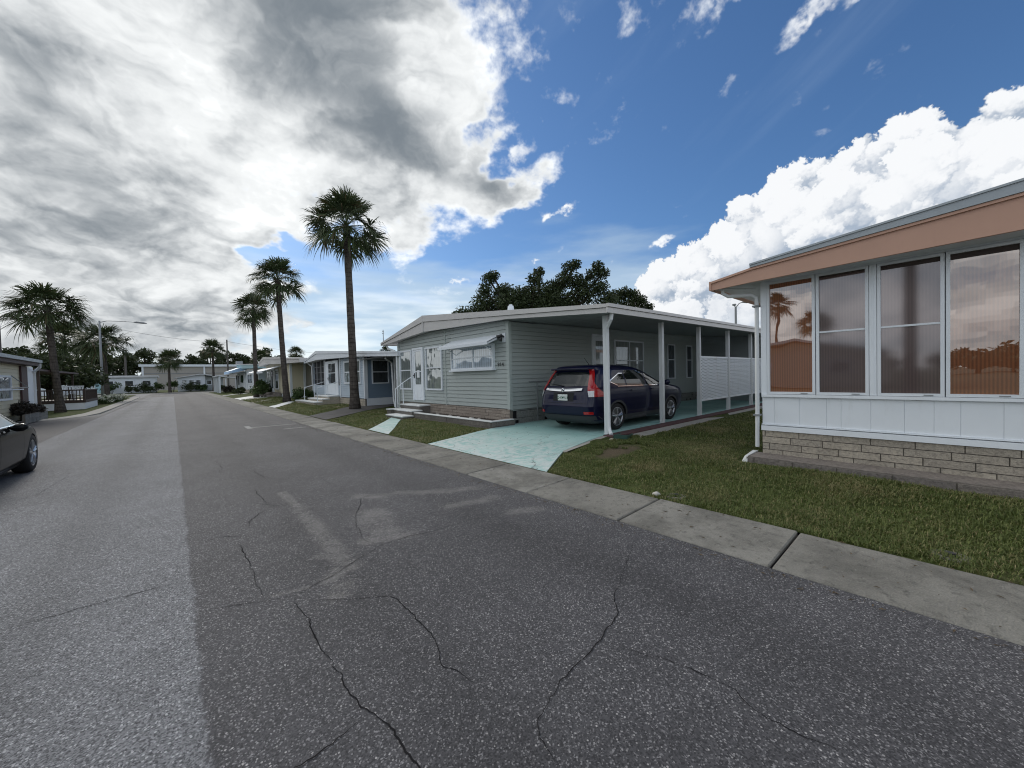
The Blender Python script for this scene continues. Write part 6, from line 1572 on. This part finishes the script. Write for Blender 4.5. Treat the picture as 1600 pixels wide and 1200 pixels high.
# grass blades on the lawns one can see into
def grass(name, regions, label_skip=()):
    vs, fs = [], []; rn = np.random.default_rng(5)
    allv = []; counts = 0
    for (x0, x1, y0, y1, dens, h, w, test) in regions:
        n = int((x1 - x0) * (y1 - y0) * dens)
        x = rn.uniform(x0, x1, n); y = rn.uniform(y0, y1, n)
        nz = fbm(x * .9, y * .9, 700, 4); nf = fbm(x * 4, y * 4, 720, 3)
        keep = (rn.random(n) < np.clip(.92 + nz * 1.7 + nf * .9, .10, 1)) & test(x, y, fbm(x * 3, y * 3, 710, 3))
        x, y, nz = x[keep], y[keep], nz[keep]; n = len(x)
        z = np.array([ground_z(a, b_) for a, b_ in zip(x, y)]) - .004
        az = rn.uniform(0, 2 * PI, n); ln = h * rn.uniform(.5, 1.3, n) * (1 + .45 * nz + .5 * np.clip(fbm(x * 2.4, y * 2.4, 730, 3), -.6, .8)); bend = rn.uniform(.3, 1.25, n); ww = w * rn.uniform(.7, 1.3, n)
        dx_, dy_ = np.cos(az), np.sin(az); sx, sy = -dy_ * ww, dx_ * ww
        mx_, my_, mz = x + dx_ * ln * .35 * bend, y + dy_ * ln * .35 * bend, z + ln * .62
        tx, ty, tz = x + dx_ * ln * .95 * bend, y + dy_ * ln * .95 * bend, z + ln * (1.0 - .45 * bend)
        V = np.stack([np.stack([x - sx, y - sy, z], 1), np.stack([x + sx, y + sy, z], 1), np.stack([mx_ + sx * .8, my_ + sy * .8, mz], 1), np.stack([mx_ - sx * .8, my_ - sy * .8, mz], 1), np.stack([tx, ty, np.maximum(tz, z + .006)], 1)], 1)
        allv.append(V.reshape(-1, 3)); counts += n
    V = np.concatenate(allv).astype(np.float32)
    me = bpy.data.meshes.new(name); nb = counts
    me.vertices.add(len(V)); me.vertices.foreach_set('co', V.ravel())
    b = (np.arange(nb) * 5)[:, None]
    loops = np.concatenate([b + np.array([[0, 1, 2, 3]]), b + np.array([[3, 2, 4]])], 1).ravel().astype(np.int32)
    me.loops.add(len(loops)); me.loops.foreach_set('vertex_index', loops)
    st = (np.arange(nb) * 7)[:, None] + np.array([[0, 4]]); tot = np.tile([4, 3], nb)
    me.polygons.add(nb * 2); me.polygons.foreach_set('loop_start', st.ravel().astype(np.int32)); me.polygons.foreach_set('loop_total', tot.astype(np.int32))
    me.update(); me.validate(); me.materials.append(M['grassblade'])
    o = bpy.data.objects.new(name, me); COL.objects.link(o); o['kind'] = 'stuff'; return o
def t_main(x, y, n):
    edge = np.where(x < 5.35, 4.02 + .68 * np.minimum(1, (x - 4.2) / 1.15), np.where(x < 7.6, 4.70 + .1 * n - .12, 4.34 + n * .08)) - .05
    return (x > 4.175 + n * .13) & (y < edge) & ~((x > 6.40) & (y < 2.14)) & (np.hypot((x - 6.0) / .85, (y - 3.95) / .5) + n * 1.6 > .75)
def t_gh(x, y, n): 
    k = (x - 4.2) / 1.6
    return (x > 4.22 + n * .05) & (y > 7.7 + .15 * k + .03) & (y < 9.75 + 2.5 * k - .05) & (x < 6.2)
def t_gh2(x, y, n):
    k = (x - 4.2) / 1.7
    return (x > 4.22 + n * .05) & (y > 11.2 + 2.1 * k) & (y < 15.2 + .55 * (x - 4.2)) & ~((x > 5.75) & (y < 14.6))
def t_far(x, y, n): return (x > 4.25) & (y > 17.7 + 1.0 * (x - 4.2)) & (y < 24.6 + 2.3 * (x - 4.2)) & ~((x > 6.1) & (y > 23))
def t_any(x, y, n): return (x > 4.3)
grass('lawn_grass', [(4.2, 6.5, -2.6, 1.9, 8200, .052, .0032, t_main), (4.2, 7.6, 1.9, 4.8, 7000, .052, .0034, t_main), (6.4, 12, 1.9, 4.5, 2600, .055, .005, t_main), (12, 20, 1.5, 4.5, 900, .06, .008, t_main),
                     (4.2, 6.25, 7.6, 12.4, 3000, .05, .005, t_gh), (4.2, 7.0, 11.2, 16.6, 1500, .055, .007, t_gh2), (4.2, 7.4, 17.6, 30, 600, .06, .010, t_far), (4.2, 7.2, 30.5, 40, 250, .07, .016, t_any)])
M['dirtyconcrete'] = mat('dirty_concrete_ring', (.20, .185, .16), .95, .35, 14, .5, 60, dirt=.8, dcol=(.05, .05, .03))
rn = random.Random(8)
for i in range(2):
    x, y = ((4.42, 2.12), (4.45, -.02))[i]
    t = thing('sprinkler_head', 'concrete-ringed sprinkler head in the grass opposite the first kerb joint by the driveway' if i == 0 else 'concrete-ringed sprinkler head in the grass near the right edge', 'sprinkler', (x, y, ground_z(x, y) - .012))
    mb = MB(); mb.lathe([(.085 + .030 * math.cos(a), .010 + .020 * math.sin(a)) for a in [2 * PI * k / 8 for k in range(8)]], (0, 0, 0), (0, 0, 1), 18, close=True); cpart('ring', mb, M['dirtyconcrete'], t, smooth=True)
    mb = MB(); mb.lathe(((.07, .0), (.07, .02), (.028, .022), (.028, .045), (0, .045)), (0, 0, 0), n=14); cpart('cap', mb, M['black'], t, smooth=True, autosmooth=40)
mb = MB(); pebble(mb, (4.30, 2.30, .045), .045, .6, 2); tag(build('stone', mb, M['pebble'], smooth=True), 'pale stone at the lawn edge beside the sprinkler head', 'stone')
# ------------------------------------------------------------------ lamps, poles and wires
t = thing('street_lamp', 'grey street lamp with one long arm at the left corner', 'street lamp', (-5.0, 53.0, .03))
mb = MB(); mb.tube([(0, 0, 0), (0, 0, 7.6)], [.11, .07], 12); cpart('pole', mb, M['galv'], t, smooth=True)
mb = MB(); mb.tube([(0, 0, 7.45), (.5, .1, 7.65), (1.8, .3, 7.7), (2.5, .4, 7.68)], [.035, .03, .028, .028], 8); cpart('arm', mb, M['galv'], t, smooth=True)
mb = MB(); mb.tube([(2.3, .37, 7.68), (2.5, .4, 7.70), (3.0, .48, 7.67), (3.25, .52, 7.64)], [.04, .10, .09, .03], 10); cpart('lamp_head', mb, M['galv'], t, smooth=True)
t = thing('street_lamp', 'distant street lamp on a plain pole beyond the carport roof', 'street lamp', (46, 15.15, 0))
mb = MB(); mb.tube([(0, 0, 0), (0, 0, 8.35)], [.14, .11], 10); cpart('pole', mb, M['galv'], t)
mb = MB(); mb.tube([(0, 0, 8.3), (.15, -.3, 8.75), (.2, -.7, 8.85)], .05, 6); mb.tube([(0, 0, 8.3), (-.1, .1, 8.6)], .05, 6); cpart('arm', mb, M['galv'], t)
mb = MB(); mb.tube([(.2, -.6, 8.85), (.3, -1.0, 8.83), (.35, -1.3, 8.75)], [.08, .16, .06], 8); mb.box(-.25, .05, -.05, .25, 8.55, 8.72); cpart('lamp_head', mb, M['galv'], t)
def pole(x, y, h, label, r_=.16, arm=True):
    t = thing('utility_pole', label, 'utility pole', (x, y, 0))
    mb = MB(); mb.tube([(0, 0, 0), (0, 0, h)], [r_, r_ * .7], 9); cpart('post', mb, M['polewood'], t)
    if arm:
        mb = MB(); mb.box(-.9, .9, -.06, .06, h - .9, h - .76); cpart('crossarm', mb, M['polewood'], t)
    return t
pole(-16.0, 78, 13.6, 'bare utility pole above the roof of the left cream home', .2, False)
pole(9.85, 112, 11.6, 'bare utility pole beside the far palm of the gabled home', .2, False)
pole(-6.9, 108, 8.0, 'short grey pole behind the long low white home', .22, False)
t = thing('roof_aerial', 'thin mast aerial rising above the roof of the slate-blue home', 'aerial', (17.5, 41, 0))
mb = MB(); mb.tube([(0, 0, 0), (0, 0, 6.9)], .035, 6); cpart('mast', mb, M['polewood'], t)
mb = MB(); mb.box(-.02, .02, -.25, .25, 6.5, 6.54); mb.box(-.02, .02, -.18, .18, 6.7, 6.74); cpart('crossarm', mb, M['polewood'], t)
def wire(a, b_, sag, label):
    mb = MB(); A, B = Vector(a), Vector(b_)
    pts = [A.lerp(B, k / 16) - Vector((0, 0, sag * 4 * (k / 16) * (1 - k / 16))) for k in range(17)]
    mb.tube(pts, .022, 4); tag(build('overhead_wire', mb, M['black']), label, 'wire', 'overhead wires')
wire((-16.0, 78, 12.4), (9.85, 112, 11.0), 1.2, 'overhead wire between the two bare utility poles')
wire((-60, 60, 12.4), (-16.0, 78, 12.5), 1.0, 'overhead wire running off the left edge from the left utility pole')
wire((9.85, 112, 11.2), (60, 150, 12), 1.5, 'overhead wire running right from the far utility pole')

# leaf flakes and grit blown against the kerb and onto the drive
rn = random.Random(41); mb = MB()
for i in range(900):
    k = rn.random()
    if k < .55: x, y = 3.30 - abs(rn.gauss(0, .07)), rn.uniform(-1, 16)
    elif k < .85: x, y = rn.uniform(3.36, 4.2), rn.uniform(-1, 14)
    else: x, y = rn.uniform(4.3, 7.0), rn.uniform(5.2, 7.6)
    z = .004 if x < 3.33 else (.012 + (x - 3.35) / .85 * .018 + .004 if x < 4.2 else ground_z(x, y) + .03)
    s_ = rn.uniform(.004, .013); a = rn.uniform(0, 6.28); ca, sa = math.cos(a) * s_, math.sin(a) * s_; l_ = rn.uniform(1, 2.6)
    mb.add([(x - ca * l_, y - sa * l_, z), (x + sa * .6, y - ca * .6, z + s_ * .5), (x + ca * l_, y + sa * l_, z + s_ * .2), (x - sa * .6, y + ca * .6, z + s_ * .6)], [(0, 1, 2), (0, 2, 3)])
M['litter'] = leaf_mat('dry_leaf_litter', (.05, .038, .022), (.17, .12, .07), (.25, .21, .15), trans=.1)
o = build('leaf_litter', mb, M['litter'], recalc=False); o['kind'] = 'stuff'
